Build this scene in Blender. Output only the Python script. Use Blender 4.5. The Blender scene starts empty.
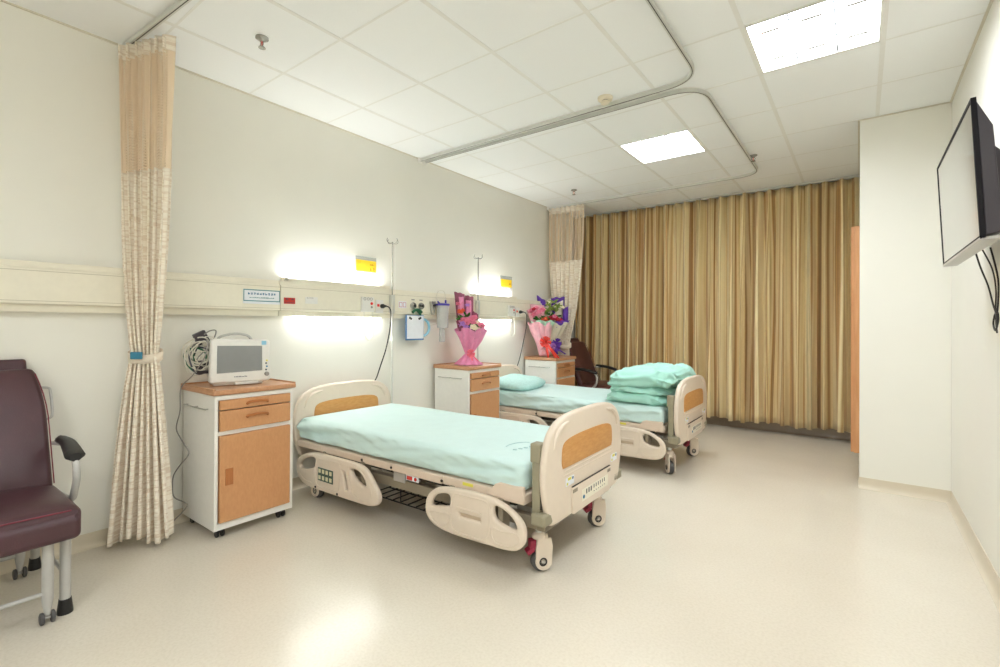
import bpy, bmesh, math, random
from mathutils import Vector, Matrix, noise
from mathutils.geometry import tessellate_polygon
random.seed(7)
PI = math.pi
S = bpy.context.scene
COL = S.collection

# ------------------------------------------------------------------ camera, world, exposure
def make_camera():
    f, yaw, pit, rol, cx, cz, pp = 478.94, .6454, .0040, .0047, 3.3588, 1.2262, 322.67
    F = Vector((-math.sin(yaw) * math.cos(pit), math.cos(yaw) * math.cos(pit), math.sin(pit)))
    R = Vector((math.cos(yaw), math.sin(yaw), 0)); U = R.cross(F)
    R2 = R * math.cos(rol) + U * math.sin(rol); U2 = -R * math.sin(rol) + U * math.cos(rol)
    cd = bpy.data.cameras.new('camera'); co = bpy.data.objects.new('camera', cd); COL.objects.link(co)
    m = Matrix((R2, U2, -F)).transposed().to_4x4(); m.translation = (cx, 0, cz)
    co.matrix_world = m
    cd.sensor_fit = 'HORIZONTAL'; cd.sensor_width = 36; cd.lens = f * 36 / 1000
    cd.shift_y = -(333.5 - pp) / 1000
    cd.clip_start = .05
    S.camera = co
make_camera()
S.view_settings.view_transform = 'Standard'; S.view_settings.look = 'None'
S.view_settings.exposure = 1.27; S.view_settings.gamma = 1; S.view_settings.use_curve_mapping = False
W = bpy.data.worlds.new('world'); S.world = W; W.use_nodes = True
W.node_tree.nodes['Background'].inputs[0].default_value = (1, 1, 1, 1)
W.node_tree.nodes['Background'].inputs[1].default_value = .3
PANEL_STRENGTH = 13.0      # ceiling light panels
RAIL_STRENGTH = 24.0       # strip lamps on the bedhead rail
try:
    S.cycles.max_bounces = 10; S.cycles.diffuse_bounces = 7; S.cycles.glossy_bounces = 4
    S.cycles.transparent_max_bounces = 12; S.cycles.sample_clamp_indirect = 6
except Exception: pass

H = 2.8; RW = 3.867; YF = -2.4; YB = 6.40; BX = 3.352; BY = 4.57
GX, GY, GM, GN = .456, .982, .6, .597

# ------------------------------------------------------------------ materials
def lin(c):
    return tuple(((v / 255) / 12.92 if v / 255 <= .04045 else ((v / 255 + .055) / 1.055) ** 2.4) for v in c) + (1,)
def nodes(name):
    m = bpy.data.materials.new(name); m.use_nodes = True
    nt = m.node_tree; b = nt.nodes['Principled BSDF']
    return m, nt, b
def N(nt, t, **kw):
    n = nt.nodes.new(t)
    for k, v in kw.items():
        if k.startswith('i_'):
            n.inputs[k[2:].replace('_', ' ')].default_value = v
        else: setattr(n, k, v)
    return n
def mat(name, c, rough=.5, metal=0, var=0, vscale=30, bump=0, bscale=200, coat=0, alpha=1, trans=0, c2=None, stretch=None, sheen=0, spec=None):
    m, nt, b = nodes(name)
    L = nt.links
    b.inputs['Base Color'].default_value = lin(c); b.inputs['Roughness'].default_value = rough
    b.inputs['Metallic'].default_value = metal
    if spec is not None: b.inputs['Specular IOR Level'].default_value = spec
    if coat: b.inputs['Coat Weight'].default_value = coat; b.inputs['Coat Roughness'].default_value = .1
    if sheen: b.inputs['Sheen Weight'].default_value = sheen
    if trans: b.inputs['Transmission Weight'].default_value = trans
    if alpha < 1: b.inputs['Alpha'].default_value = alpha
    tc = N(nt, 'ShaderNodeTexCoord'); mp = N(nt, 'ShaderNodeMapping'); L.new(tc.outputs['Object'], mp.inputs[0])
    if stretch: mp.inputs['Scale'].default_value = stretch
    nz = N(nt, 'ShaderNodeTexNoise'); nz.inputs['Scale'].default_value = vscale; nz.inputs['Detail'].default_value = 4
    L.new(mp.outputs[0], nz.inputs['Vector'])
    v = var if var else .03
    cr = N(nt, 'ShaderNodeValToRGB'); L.new(nz.outputs['Fac'], cr.inputs[0])
    a = lin(c); bb = lin(c2) if c2 else tuple(x * (1 - v) for x in a[:3]) + (1,)
    cr.color_ramp.elements[0].position = .35; cr.color_ramp.elements[0].color = bb
    cr.color_ramp.elements[1].position = .65; cr.color_ramp.elements[1].color = a
    L.new(cr.outputs[0], b.inputs['Base Color'])
    if bump:
        n2 = N(nt, 'ShaderNodeTexNoise'); n2.inputs['Scale'].default_value = bscale; L.new(mp.outputs[0], n2.inputs['Vector'])
        bp = N(nt, 'ShaderNodeBump'); bp.inputs['Strength'].default_value = bump; bp.inputs['Distance'].default_value = .002
        L.new(n2.outputs['Fac'], bp.inputs['Height']); L.new(bp.outputs[0], b.inputs['Normal'])
    return m
def emis(name, c, s):
    m, nt, b = nodes(name)
    b.inputs['Base Color'].default_value = lin(c)
    b.inputs['Emission Color'].default_value = lin(c); b.inputs['Emission Strength'].default_value = s
    return m

M = {}
M['wall'] = mat('wall_paint', (236, 234, 225), .55, var=.015, vscale=3, bump=.05, bscale=400)
M['tile'] = mat('ceiling_tile', (240, 241, 240), .8, var=.03, vscale=500, bump=.15, bscale=900)
M['tee'] = mat('tee_bar', (230, 229, 224), .5)
M['angle'] = mat('wall_angle', (212, 205, 188), .5)
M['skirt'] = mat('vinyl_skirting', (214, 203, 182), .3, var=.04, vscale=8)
M['skirt_shaded'] = mat('shaded_rear_skirting', (168, 152, 134), .25, var=.06, vscale=8)  # skirting colour darkened to paint in the shadow at the back wall
M['rail'] = mat('rail_cream', (236, 230, 212), .35)
M['raild'] = mat('rail_groove', (196, 188, 168), .5)
M['white'] = mat('white_laminate', (240, 238, 232), .3)
M['whiteplastic'] = mat('white_plastic', (232, 230, 224), .35)
M['wood'] = mat('orange_laminate', (204, 150, 104), .38, var=.10, vscale=90, c2=(198, 143, 97), stretch=(1, 1, .4))
M['woodtop'] = mat('worktop_laminate', (198, 148, 110), .35, var=.12, vscale=60, c2=(188, 136, 98))
M['woodh'] = mat('handle_wood', (176, 110, 60), .4)
M['inlay'] = mat('maple_inlay', (207, 152, 88), .4, c2=(197, 139, 74), vscale=90, stretch=(1, .25, 1))
M['beige'] = mat('beige_plastic', (225, 210, 193), .38, var=.02)
M['beiged'] = mat('beige_recess', (206, 186, 162), .45)
M['deck'] = mat('deck_plastic', (219, 200, 182), .45)
M['post'] = mat('grey_green_plastic', (152, 145, 122), .45)
M['chassis'] = mat('taupe_steel', (150, 140, 122), .4, metal=.2)
M['dark'] = mat('dark_gap', (52, 46, 42), .6)
M['black'] = mat('black_plastic', (30, 29, 30), .4)
M['blackmetal'] = mat('black_wire', (42, 38, 36), .4, metal=.3)
M['rubber'] = mat('grey_rubber', (82, 80, 80), .6)
M['chrome'] = mat('brushed_chrome', (200, 200, 198), .22, metal=1)
M['alu'] = mat('aluminium', (214, 214, 208), .35, metal=.35)
M['greytube'] = mat('grey_powdercoat', (186, 184, 180), .35, metal=.15)
M['redpedal'] = mat('burgundy_plastic', (150, 36, 62), .4)
M['sheet'] = mat('mint_sheet', (203, 228, 225), .85, var=.03, vscale=12, bump=.25, bscale=700, sheen=.2)
M['quilt'] = mat('mint_quilt', (170, 222, 208), .85, var=.04, vscale=14, bump=.3, bscale=600, sheen=.2)
M['pillow'] = mat('pale_mint_pillow', (190, 228, 224), .85, var=.12, vscale=60, bump=.2, bscale=500)
M['tealprint'] = mat('teal_print', (176, 208, 210), .8)
M['keypad'] = mat('green_keypad', (70, 92, 78), .4)
M['key'] = mat('cream_key', (226, 220, 186), .4)
M['red'] = mat('red_label', (196, 52, 40), .45)
M['redled'] = mat('red_switch', (230, 60, 50), .4)
M['yellow'] = mat('yellow_label', (224, 214, 84), .5)
M['card'] = mat('yellow_card', (250, 204, 40), .5)
M['cardmark'] = mat('card_print', (196, 140, 20), .5)
M['pinkmark'] = mat('pink_print', (214, 70, 160), .5)
M['clear'] = mat('clear_acrylic', (225, 230, 228), .15, alpha=.45)
M['paper'] = mat('paper', (236, 238, 244), .7)
M['bluecard'] = mat('blue_board', (60, 120, 180), .4)
M['teal'] = mat('teal_plastic', (48, 122, 150), .4)
M['tealframe'] = mat('teal_border', (64, 134, 138), .5)
M['ltblue'] = mat('light_blue_tube', (140, 196, 222), .4)
M['purplelid'] = mat('violet_plastic', (70, 60, 170), .4)
M['bottle'] = mat('frosted_bottle', (222, 224, 222), .25, alpha=.55)
M['green'] = mat('green_plastic', (24, 96, 62), .4)
M['leather'] = mat('burgundy_leather', (78, 48, 54), .36, var=.15, vscale=8, bump=.35, bscale=260)
M['piping'] = mat('dark_red_piping', (120, 24, 44), .4)
M['leather2'] = mat('brown_leather', (84, 48, 44), .4, var=.1, vscale=8, bump=.3, bscale=260)
M['screen'] = mat('monitor_screen', (138, 140, 140), .25)
M['tvscreen'] = mat('tv_glass', (96, 96, 92), .10, spec=1.0, coat=1)
M['tvbezel'] = mat('tv_bezel', (24, 22, 26), .6, spec=.2)
M['tvback'] = mat('tv_shell', (62, 56, 62), .4)
M['tvlip'] = mat('tv_bottom_lip', (190, 186, 180), .3)
M['greycable'] = mat('grey_cable', (150, 146, 140), .45)
M['whitecable'] = mat('white_cable', (222, 218, 204), .45)
M['print'] = mat('dark_print', (70, 72, 84), .6)
M['blueprint'] = mat('blue_print', (40, 110, 150), .6)
M['pinkwrap'] = mat('pink_tissue', (240, 152, 192), .6, var=.12, vscale=25, bump=.4, bscale=90)
M['pinkwrap2'] = mat('blush_tissue', (246, 184, 196), .6, var=.12, vscale=25, bump=.4, bscale=90)
M['mauvewrap'] = mat('mauve_paper', (160, 84, 112), .6, var=.15, vscale=20)
M['purplewrap'] = mat('purple_paper', (104, 58, 176), .55, var=.12, vscale=20)
M['creamwrap'] = mat('cream_paper', (226, 218, 196), .6)
M['mintwrap'] = mat('mint_tissue', (190, 232, 206), .6)
M['redribbon'] = mat('coral_ribbon', (232, 66, 58), .35)
M['pinkribbon'] = mat('pink_ribbon', (246, 120, 140), .35)
M['leaf'] = mat('leaf_green', (64, 124, 46), .5, var=.3, vscale=30)
M['leafl'] = mat('pale_leaf', (158, 182, 92), .5, var=.2, vscale=30)
M['f_pink'] = mat('pink_petal', (240, 130, 160), .6, var=.1, vscale=60)
M['f_lilac'] = mat('lilac_petal', (196, 140, 220), .6, var=.1, vscale=60)
M['f_orange'] = mat('orange_petal', (240, 104, 70), .6, var=.1, vscale=60)
M['f_crimson'] = mat('crimson_petal', (196, 36, 60), .6, var=.1, vscale=60)
M['f_cream'] = mat('cream_petal', (246, 236, 206), .6, var=.1, vscale=60)
M['f_violet'] = mat('violet_petal', (88, 50, 150), .6, var=.1, vscale=60)
M['stem'] = mat('stem_green', (90, 130, 60), .5)
M['doorwood'] = mat('panel_wood', (206, 152, 104), .45, c2=(190, 134, 86), vscale=40, stretch=(1, 1, .1))
M['panel_em'] = emis('panel_glow', (243, 249, 255), PANEL_STRENGTH)
M['rail_em'] = emis('strip_glow', (252, 254, 255), RAIL_STRENGTH); M['rail_em2'] = emis('lower_strip_glow', (252, 254, 255), RAIL_STRENGTH * .6)
M['louvre'] = mat('louvre_grey', (84, 84, 88), .4)
M['steel'] = mat('steel', (186, 184, 178), .2, metal=.6)
M['smoke'] = mat('detector_cream', (226, 216, 192), .5)

def floor_mat():
    m, nt, b = nodes('polished_vinyl_floor'); L = nt.links
    tc = N(nt, 'ShaderNodeTexCoord')
    n1 = N(nt, 'ShaderNodeTexNoise'); n1.inputs['Scale'].default_value = 1.3; n1.inputs['Detail'].default_value = 5
    n2 = N(nt, 'ShaderNodeTexNoise'); n2.inputs['Scale'].default_value = 90; n2.inputs['Detail'].default_value = 3
    L.new(tc.outputs['Object'], n1.inputs['Vector']); L.new(tc.outputs['Object'], n2.inputs['Vector'])
    cr = N(nt, 'ShaderNodeValToRGB'); L.new(n1.outputs['Fac'], cr.inputs[0])
    cr.color_ramp.elements[0].position = .3; cr.color_ramp.elements[0].color = lin((213, 204, 188))
    cr.color_ramp.elements[1].position = .7; cr.color_ramp.elements[1].color = lin((220, 212, 197))
    mx = N(nt, 'ShaderNodeMix', data_type='RGBA', blend_type='MULTIPLY'); mx.inputs[0].default_value = 1
    c2 = N(nt, 'ShaderNodeValToRGB'); L.new(n2.outputs['Fac'], c2.inputs[0])
    c2.color_ramp.elements[0].color = (.93, .92, .90, 1); c2.color_ramp.elements[1].color = (1, 1, 1, 1)
    c2.color_ramp.elements[0].position = .3; c2.color_ramp.elements[1].position = .6
    L.new(cr.outputs[0], mx.inputs[6]); L.new(c2.outputs[0], mx.inputs[7]); L.new(mx.outputs[2], b.inputs['Base Color'])
    b.inputs['Roughness'].default_value = .3
    rr = N(nt, 'ShaderNodeMapRange'); L.new(n1.outputs['Fac'], rr.inputs[0]); rr.inputs[3].default_value = .17; rr.inputs[4].default_value = .25
    L.new(rr.outputs[0], b.inputs['Roughness'])
    n3 = N(nt, 'ShaderNodeTexNoise'); n3.inputs['Scale'].default_value = 14; L.new(tc.outputs['Object'], n3.inputs['Vector'])
    bp = N(nt, 'ShaderNodeBump'); bp.inputs['Strength'].default_value = .12; bp.inputs['Distance'].default_value = .004
    L.new(n3.outputs['Fac'], bp.inputs['Height']); L.new(bp.outputs[0], b.inputs['Normal'])
    return m
M['floor'] = floor_mat()

def curtain_cloth():          # beige cubicle curtain with fine wavy horizontal bands
    m, nt, b = nodes('wavy_beige_cloth'); L = nt.links
    uv = N(nt, 'ShaderNodeUVMap'); mp = N(nt, 'ShaderNodeMapping'); L.new(uv.outputs[0], mp.inputs[0])
    mp.inputs['Scale'].default_value = (1.6, 30, 1)
    w = N(nt, 'ShaderNodeTexNoise'); w.inputs['Scale'].default_value = 2.6; w.inputs['Detail'].default_value = 2
    w.inputs['Distortion'].default_value = .8
    L.new(mp.outputs[0], w.inputs['Vector'])
    cr = N(nt, 'ShaderNodeValToRGB'); L.new(w.outputs['Fac'], cr.inputs[0])
    e = cr.color_ramp.elements; e[0].position = .40; e[0].color = lin((222, 205, 184)); e[1].position = .52; e[1].color = lin((239, 229, 213))
    L.new(cr.outputs[0], b.inputs['Base Color']); b.inputs['Roughness'].default_value = .85
    b.inputs['Sheen Weight'].default_value = .2
    return m
def curtain_net():
    m, nt, b = nodes('beige_net'); L = nt.links
    uv = N(nt, 'ShaderNodeUVMap'); sp = N(nt, 'ShaderNodeSeparateXYZ'); L.new(uv.outputs[0], sp.inputs[0])
    def saw(sock, k):
        a = N(nt, 'ShaderNodeMath', operation='MULTIPLY'); a.inputs[1].default_value = k; L.new(sock, a.inputs[0])
        f = N(nt, 'ShaderNodeMath', operation='FRACT'); L.new(a.outputs[0], f.inputs[0])
        g = N(nt, 'ShaderNodeMath', operation='SUBTRACT'); g.inputs[1].default_value = .5; L.new(f.outputs[0], g.inputs[0])
        h = N(nt, 'ShaderNodeMath', operation='ABSOLUTE'); L.new(g.outputs[0], h.inputs[0]); return h
    a = saw(sp.outputs[0], 13); c = saw(sp.outputs[1], 66)
    mx = N(nt, 'ShaderNodeMath', operation='MAXIMUM'); L.new(a.outputs[0], mx.inputs[0]); L.new(c.outputs[0], mx.inputs[1])
    gt = N(nt, 'ShaderNodeMath', operation='GREATER_THAN'); gt.inputs[1].default_value = .31; L.new(mx.outputs[0], gt.inputs[0])
    L.new(gt.outputs[0], b.inputs['Alpha'])
    b.inputs['Base Color'].default_value = lin((230, 209, 182)); b.inputs['Roughness'].default_value = .85
    return m
def stripe_cloth():
    m, nt, b = nodes('gold_striped_drape'); L = nt.links
    uv = N(nt, 'ShaderNodeUVMap'); sp = N(nt, 'ShaderNodeSeparateXYZ'); L.new(uv.outputs[0], sp.inputs[0])
    mu = N(nt, 'ShaderNodeMath', operation='MULTIPLY'); mu.inputs[1].default_value = 9; L.new(sp.outputs[0], mu.inputs[0])
    nz = N(nt, 'ShaderNodeTexNoise', noise_dimensions='1D'); nz.inputs['Scale'].default_value = 1.1; nz.inputs['Detail'].default_value = 2.6
    nz.inputs['Roughness'].default_value = .7
    L.new(mu.outputs[0], nz.inputs['W'])
    cr = N(nt, 'ShaderNodeValToRGB'); L.new(nz.outputs['Fac'], cr.inputs[0])
    e = cr.color_ramp.elements
    cols = [(.27, (112, 80, 42)), (.36, (172, 130, 78)), (.41, (216, 192, 138)), (.51, (238, 221, 176)), (.56, (194, 150, 88)), (.59, (156, 114, 62)), (.64, (220, 200, 154)), (.75, (112, 90, 54))]
    e[0].position, e[0].color = cols[0][0], lin(cols[0][1]); e[1].position, e[1].color = cols[-1][0], lin(cols[-1][1])
    for p_, c_ in cols[1:-1]:
        q = e.new(p_); q.color = lin(c_)
    L.new(cr.outputs[0], b.inputs['Base Color']); b.inputs['Roughness'].default_value = .5
    b.inputs['Sheen Weight'].default_value = .3
    return m
M['cloth'] = curtain_cloth(); M['net'] = curtain_net(); M['drape'] = stripe_cloth()

# ------------------------------------------------------------------ mesh helpers
class MB:
    def __init__(s): s.bm = bmesh.new()
    def box(s, x0, x1, y0, y1, z0, z1, rot=None, about=None):
        vs = [s.bm.verts.new((x, y, z)) for x in (x0, x1) for y in (y0, y1) for z in (z0, z1)]
        for a in ((0, 1, 3, 2), (4, 6, 7, 5), (0, 4, 5, 1), (2, 3, 7, 6), (0, 2, 6, 4), (1, 5, 7, 3)):
            s.bm.faces.new([vs[i] for i in a])
        if rot is not None:
            c = Vector(about or ((x0 + x1) / 2, (y0 + y1) / 2, (z0 + z1) / 2))
            for v in vs: v.co = c + rot @ (v.co - c)
        return s
    def ring(s, c, ax, r, n, r2=None, ref=None):
        ax = ax.normalized(); ref = ref or (Vector((0, 0, 1)) if abs(ax.z) < .9 else Vector((1, 0, 0)))
        a = ax.cross(ref).normalized(); b = ax.cross(a).normalized()
        return [s.bm.verts.new(c + a * r * math.cos(2 * PI * i / n) + b * (r2 or r) * math.sin(2 * PI * i / n)) for i in range(n)]
    def bridge(s, A, B):
        n = len(A)
        for i in range(n): s.bm.faces.new((A[i], A[(i + 1) % n], B[(i + 1) % n], B[i]))
    def cap(s, A, rev=False): s.bm.faces.new(list(reversed(A)) if rev else A)
    def cyl(s, p0, p1, r0, r1=None, n=20):
        p0, p1 = Vector(p0), Vector(p1); ax = p1 - p0
        A = s.ring(p0, ax, r0, n); B = s.ring(p1, ax, r0 if r1 is None else r1, n)
        s.bridge(A, B); s.cap(A, True); s.cap(B); return s
    def tube(s, pts, r, n=10, closed=False, r_fn=None):
        pts = [Vector(p) for p in pts]; k = len(pts); rings = []
        t0 = (pts[1] - pts[0]).normalized(); ref = Vector((0, 0, 1)) if abs(t0.z) < .9 else Vector((1, 0, 0))
        a = t0.cross(ref).normalized()
        for i, p in enumerate(pts):
            if closed: t = (pts[(i + 1) % k] - pts[i - 1]).normalized()
            else: t = (pts[min(i + 1, k - 1)] - pts[max(i - 1, 0)]).normalized()
            a = (a - t * a.dot(t)).normalized(); b = t.cross(a)
            rr = r_fn(i / (k - 1)) if r_fn else r
            rings.append([s.bm.verts.new(p + a * rr * math.cos(2 * PI * j / n) + b * rr * math.sin(2 * PI * j / n)) for j in range(n)])
        for i in range(k - 1): s.bridge(rings[i], rings[i + 1])
        if closed: s.bridge(rings[-1], rings[0])
        else: s.cap(rings[0], True); s.cap(rings[-1])
        return s
    def lathe(s, c, prof, axis=(0, 0, 1), n=24):
        c = Vector(c); ax = Vector(axis).normalized(); prev = None; first = None
        for r, h in prof:
            R = s.ring(c + ax * h, ax, max(r, .0004), n)
            if prev: s.bridge(prev, R)
            else: first = R
            prev = R
        s.cap(first, True); s.cap(prev); return s
    def grid(s, fn, nu, nv, cu=False, uv=None):
        V = [[s.bm.verts.new(fn(i / nu, j / nv)) for i in range(nu + (0 if cu else 1))] for j in range(nv + 1)]
        lay = s.bm.loops.layers.uv.verify() if uv else None
        for j in range(nv):
            for i in range(nu):
                i2 = (i + 1) % nu if cu else i + 1
                f = s.bm.faces.new((V[j][i], V[j][i2], V[j + 1][i2], V[j + 1][i]))
                if uv:
                    for l, (a, b) in zip(f.loops, ((i, j), (i + 1, j), (i + 1, j + 1), (i, j + 1))): l[lay].uv = uv(a / nu, b / nv)
        return V
    def prism(s, pts, lo, hi, axis='z'):
        def P(a, b, h):
            return {'z': (a, b, h), 'y': (a, h, b), 'x': (h, a, b)}[axis]
        A = [s.bm.verts.new(P(a, b, lo)) for a, b in pts]; B = [s.bm.verts.new(P(a, b, hi)) for a, b in pts]
        s.bridge(A, B); s.cap(A, True); s.cap(B); return s
    def add(s, me, mtx=None):
        b2 = bmesh.new(); b2.from_mesh(me)
        if mtx: bmesh.ops.transform(b2, matrix=mtx, verts=b2.verts)
        t = bpy.data.meshes.new('t'); b2.to_mesh(t); b2.free(); s.bm.from_mesh(t); bpy.data.meshes.remove(t); return s
    def build(s, name, m, parent=None, smooth=True, bevel=0, seg=2, solid=0, sub=0, loc=None, angle=40):
        bmesh.ops.recalc_face_normals(s.bm, faces=s.bm.faces) if not solid else None
        me = bpy.data.meshes.new(name); s.bm.to_mesh(me); s.bm.free()
        o = bpy.data.objects.new(name, me); COL.objects.link(o)
        me.materials.append(M[m] if isinstance(m, str) else m)
        if smooth:
            for p in me.polygons: p.use_smooth = True
            me.set_sharp_from_angle(angle=math.radians(angle))
        if solid: q = o.modifiers.new('solid', 'SOLIDIFY'); q.thickness = solid; q.offset = 0
        if bevel: q = o.modifiers.new('bev', 'BEVEL'); q.width = bevel; q.segments = seg; q.limit_method = 'ANGLE'; q.angle_limit = math.radians(50); q.use_clamp_overlap = True
        if sub: q = o.modifiers.new('sub', 'SUBSURF'); q.levels = sub; q.render_levels = sub
        if parent: o.parent = parent
        if loc: o.location = loc
        return o
def thing(name, label, cat, loc=(0, 0, 0), rz=0, group=None):
    o = bpy.data.objects.new(name, None); COL.objects.link(o); o.empty_display_size = .1
    o.location = loc; o.rotation_euler = (0, 0, rz)
    o['label'] = label; o['category'] = cat
    if group: o['group'] = group
    return o
def tag(o, label, cat, group=None):
    o['label'] = label; o['category'] = cat
    if group: o['group'] = group
    return o
def struct(o, label=None):
    o['kind'] = 'structure'
    if label: o['label'] = label
    return o
def copy_tree(o, parent=None):
    c = o.copy(); COL.objects.link(c)
    if parent: c.parent = parent
    for ch in [x for x in bpy.data.objects if x.parent == o and x is not c]: copy_tree(ch, c)
    return c
def catmull(P, k=5, closed=True):
    out = []; n = len(P); P = [Vector(p) for p in P]
    for i in range(n if closed else n - 1):
        if closed: a, b, c, d = P[i - 1], P[i], P[(i + 1) % n], P[(i + 2) % n]
        else: a, b, c, d = P[max(i - 1, 0)], P[i], P[i + 1], P[min(i + 2, n - 1)]
        for j in range(k):
            t = j / k
            out.append(.5 * ((2 * b) + (c - a) * t + (2 * a - 5 * b + 4 * c - d) * t * t + (3 * b - a - 3 * c + d) * t ** 3))
    if not closed: out.append(P[-1])
    return out
def plate(outline, holes, th, bev):
    """flat plate in XY with holes, rounded rims; returns mesh centred on z=0"""
    cu = bpy.data.curves.new('c', 'CURVE'); cu.dimensions = '2D'; cu.fill_mode = 'BOTH'
    for L in [outline] + holes:
        sp = cu.splines.new('POLY'); sp.points.add(len(L) - 1); sp.use_cyclic_u = True
        for q, p in zip(sp.points, L): q.co = (p[0], p[1], 0, 1)
    cu.extrude = th / 2 - bev; cu.bevel_depth = bev; cu.offset = -bev; cu.bevel_resolution = 3
    o = bpy.data.objects.new('c', cu); COL.objects.link(o)
    me = bpy.data.meshes.new_from_object(o.evaluated_get(bpy.context.evaluated_depsgraph_get()))
    bpy.data.objects.remove(o); bpy.data.curves.remove(cu)
    b = bmesh.new(); b.from_mesh(me); bmesh.ops.remove_doubles(b, verts=b.verts, dist=.0002); b.to_mesh(me); b.free()
    return me
XZ = Matrix(((1, 0, 0, 0), (0, 0, -1, 0), (0, 1, 0, 0), (0, 0, 0, 1)))      # XY plate -> x,z plane (normal -y)
YZ = Matrix(((0, 0, 1, 0), (1, 0, 0, 0), (0, 1, 0, 0), (0, 0, 0, 1)))       # XY plate -> y,z plane (normal +x)
T = Matrix.Translation

# ------------------------------------------------------------------ room shell
def room():
    struct(MB().box(-.15, RW + .15, YF - .15, YB + .15, -.12, 0).build('floor', 'floor', smooth=False), 'polished beige vinyl floor')
    struct(MB().box(-.15, 0, YF - .15, YB + .15, 0, H + .3).build('wall_left', 'wall', smooth=False), 'cream bedhead wall')
    struct(MB().box(RW, RW + .15, YF - .15, YB + .15, 0, H + .3).build('wall_right', 'wall', smooth=False))
    struct(MB().box(0, RW, YB, YB + .15, 0, H + .3).build('wall_back', 'wall', smooth=False))
    struct(MB().box(0, RW, YF - .15, YF, 0, H + .3).build('wall_front', 'wall', smooth=False))
    struct(MB().box(BX, RW, BY, YB, 0, H + .02).build('wall_column', 'wall', smooth=False, bevel=.004), 'white boxed-out wall corner beside the window drapes')
    # ceiling: individual lay-in tiles on tees (one structure mesh)
    cells = LIGHTS
    xs = [0, .456 - .6 + .6] + [GX + GM * i for i in range(1, 6)] + [RW]
    xs = [0] + [GX + GM * i for i in range(0, 6)] + [RW]
    j0 = math.ceil((YF - GY) / GN)
    ys = [YF] + [GY + GN * j for j in range(j0, 20) if YF < GY + GN * j < YB] + [YB]
    mb = MB()
    for i in range(len(xs) - 1):
        for j in range(len(ys) - 1):
            cx, cy = (xs[i] + xs[i + 1]) / 2, (ys[j] + ys[j + 1]) / 2
            if any(abs(cx - l[0]) < .2 and abs(cy - l[1]) < .2 for l in cells): continue
            mb.box(xs[i] + .003, xs[i + 1] - .003, ys[j] + .003, ys[j + 1] - .003, H + .001, H + .02)
    c = struct(mb.build('ceiling', 'tile', smooth=False, bevel=.002, seg=1), 'white lay-in tile ceiling')
    mb = MB()
    for x in xs[1:-1]: mb.box(x - .012, x + .012, YF, YB, H - .001, H + .03)
    tb = mb.build('tee_bar', 'tee', c, smooth=False)
    mb = MB()
    for y in ys[1:-1]: mb.box(0, RW, y - .006, y + .006, H - .0005, H + .03)
    tb = mb.build('cross_tee', 'tee', c, smooth=False)
    MB().box(0, RW, YF, YB, H + .14, H + .2).build('light_seal_slab', 'wall', c, smooth=False)  # unseen slab above the tiles, added to keep world light out
    mb = MB().box(0, .012, YF, YB, H - .006, H + .001).box(RW - .012, RW, YF, BY, H - .006, H + .001)
    mb.box(BX, RW, BY - .012, BY, H - .006, H + .001).box(BX - .012, BX, BY - .012, YB, H - .006, H + .001)
    struct(mb.build('trim_1', 'angle', smooth=False), 'wall angle around the ceiling')
    # coved vinyl skirting
    def cove(name, p0, p1, nrm, m='skirt', h=.08, k=.7):
        p0, p1, n = Vector(p0), Vector(p1), Vector(nrm)
        prof = [(0, h), (.004, h), (.005, .04), (.010, .02), (.022, .006), (.045, .0015), (.045, 0), (0, 0)]
        mb = MB(); A = [mb.bm.verts.new(p0 + n * a * k + Vector((0, 0, b))) for a, b in prof]; B = [mb.bm.verts.new(p1 + n * a * k + Vector((0, 0, b))) for a, b in prof]
        mb.bridge(A, B); mb.cap(A, True); mb.cap(B)
        struct(mb.build(name, m, smooth=True, angle=50))
    cove('baseboard_left', (0, YF, 0), (0, YB, 0), (1, 0, 0))
    cove('baseboard_right', (RW, YF, 0), (RW, BY, 0), (-1, 0, 0))
    cove('baseboard_column_front', (BX - .004, BY, 0), (RW, BY, 0), (0, -1, 0))
    cove('baseboard_column_side', (BX, BY, 0), (BX, YB, 0), (-1, 0, 0), 'skirt', .08, .15)
    cove('baseboard_back', (0, YB - .03, 0), (BX, YB - .03, 0), (0, -1, 0), 'skirt_shaded', .12)
    # wooden board on the side of the column
    t = thing('wall_panel', 'tall narrow wooden panel fixed to side of white column beside drapes', 'panel', (BX, BY + .06, 0))
    MB().box(-.054, -.018, 0, .42, .25, 2.0).build('board', 'doorwood', t, bevel=.003)
    MB().box(-.034, 0, -.028, -.001, .25, 2.0).build('edge_strip', 'doorwood', t, bevel=.003)
    MB().box(-.018, 0, .02, .40, .28, 1.97).build('backing', 'dark', t)

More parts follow.
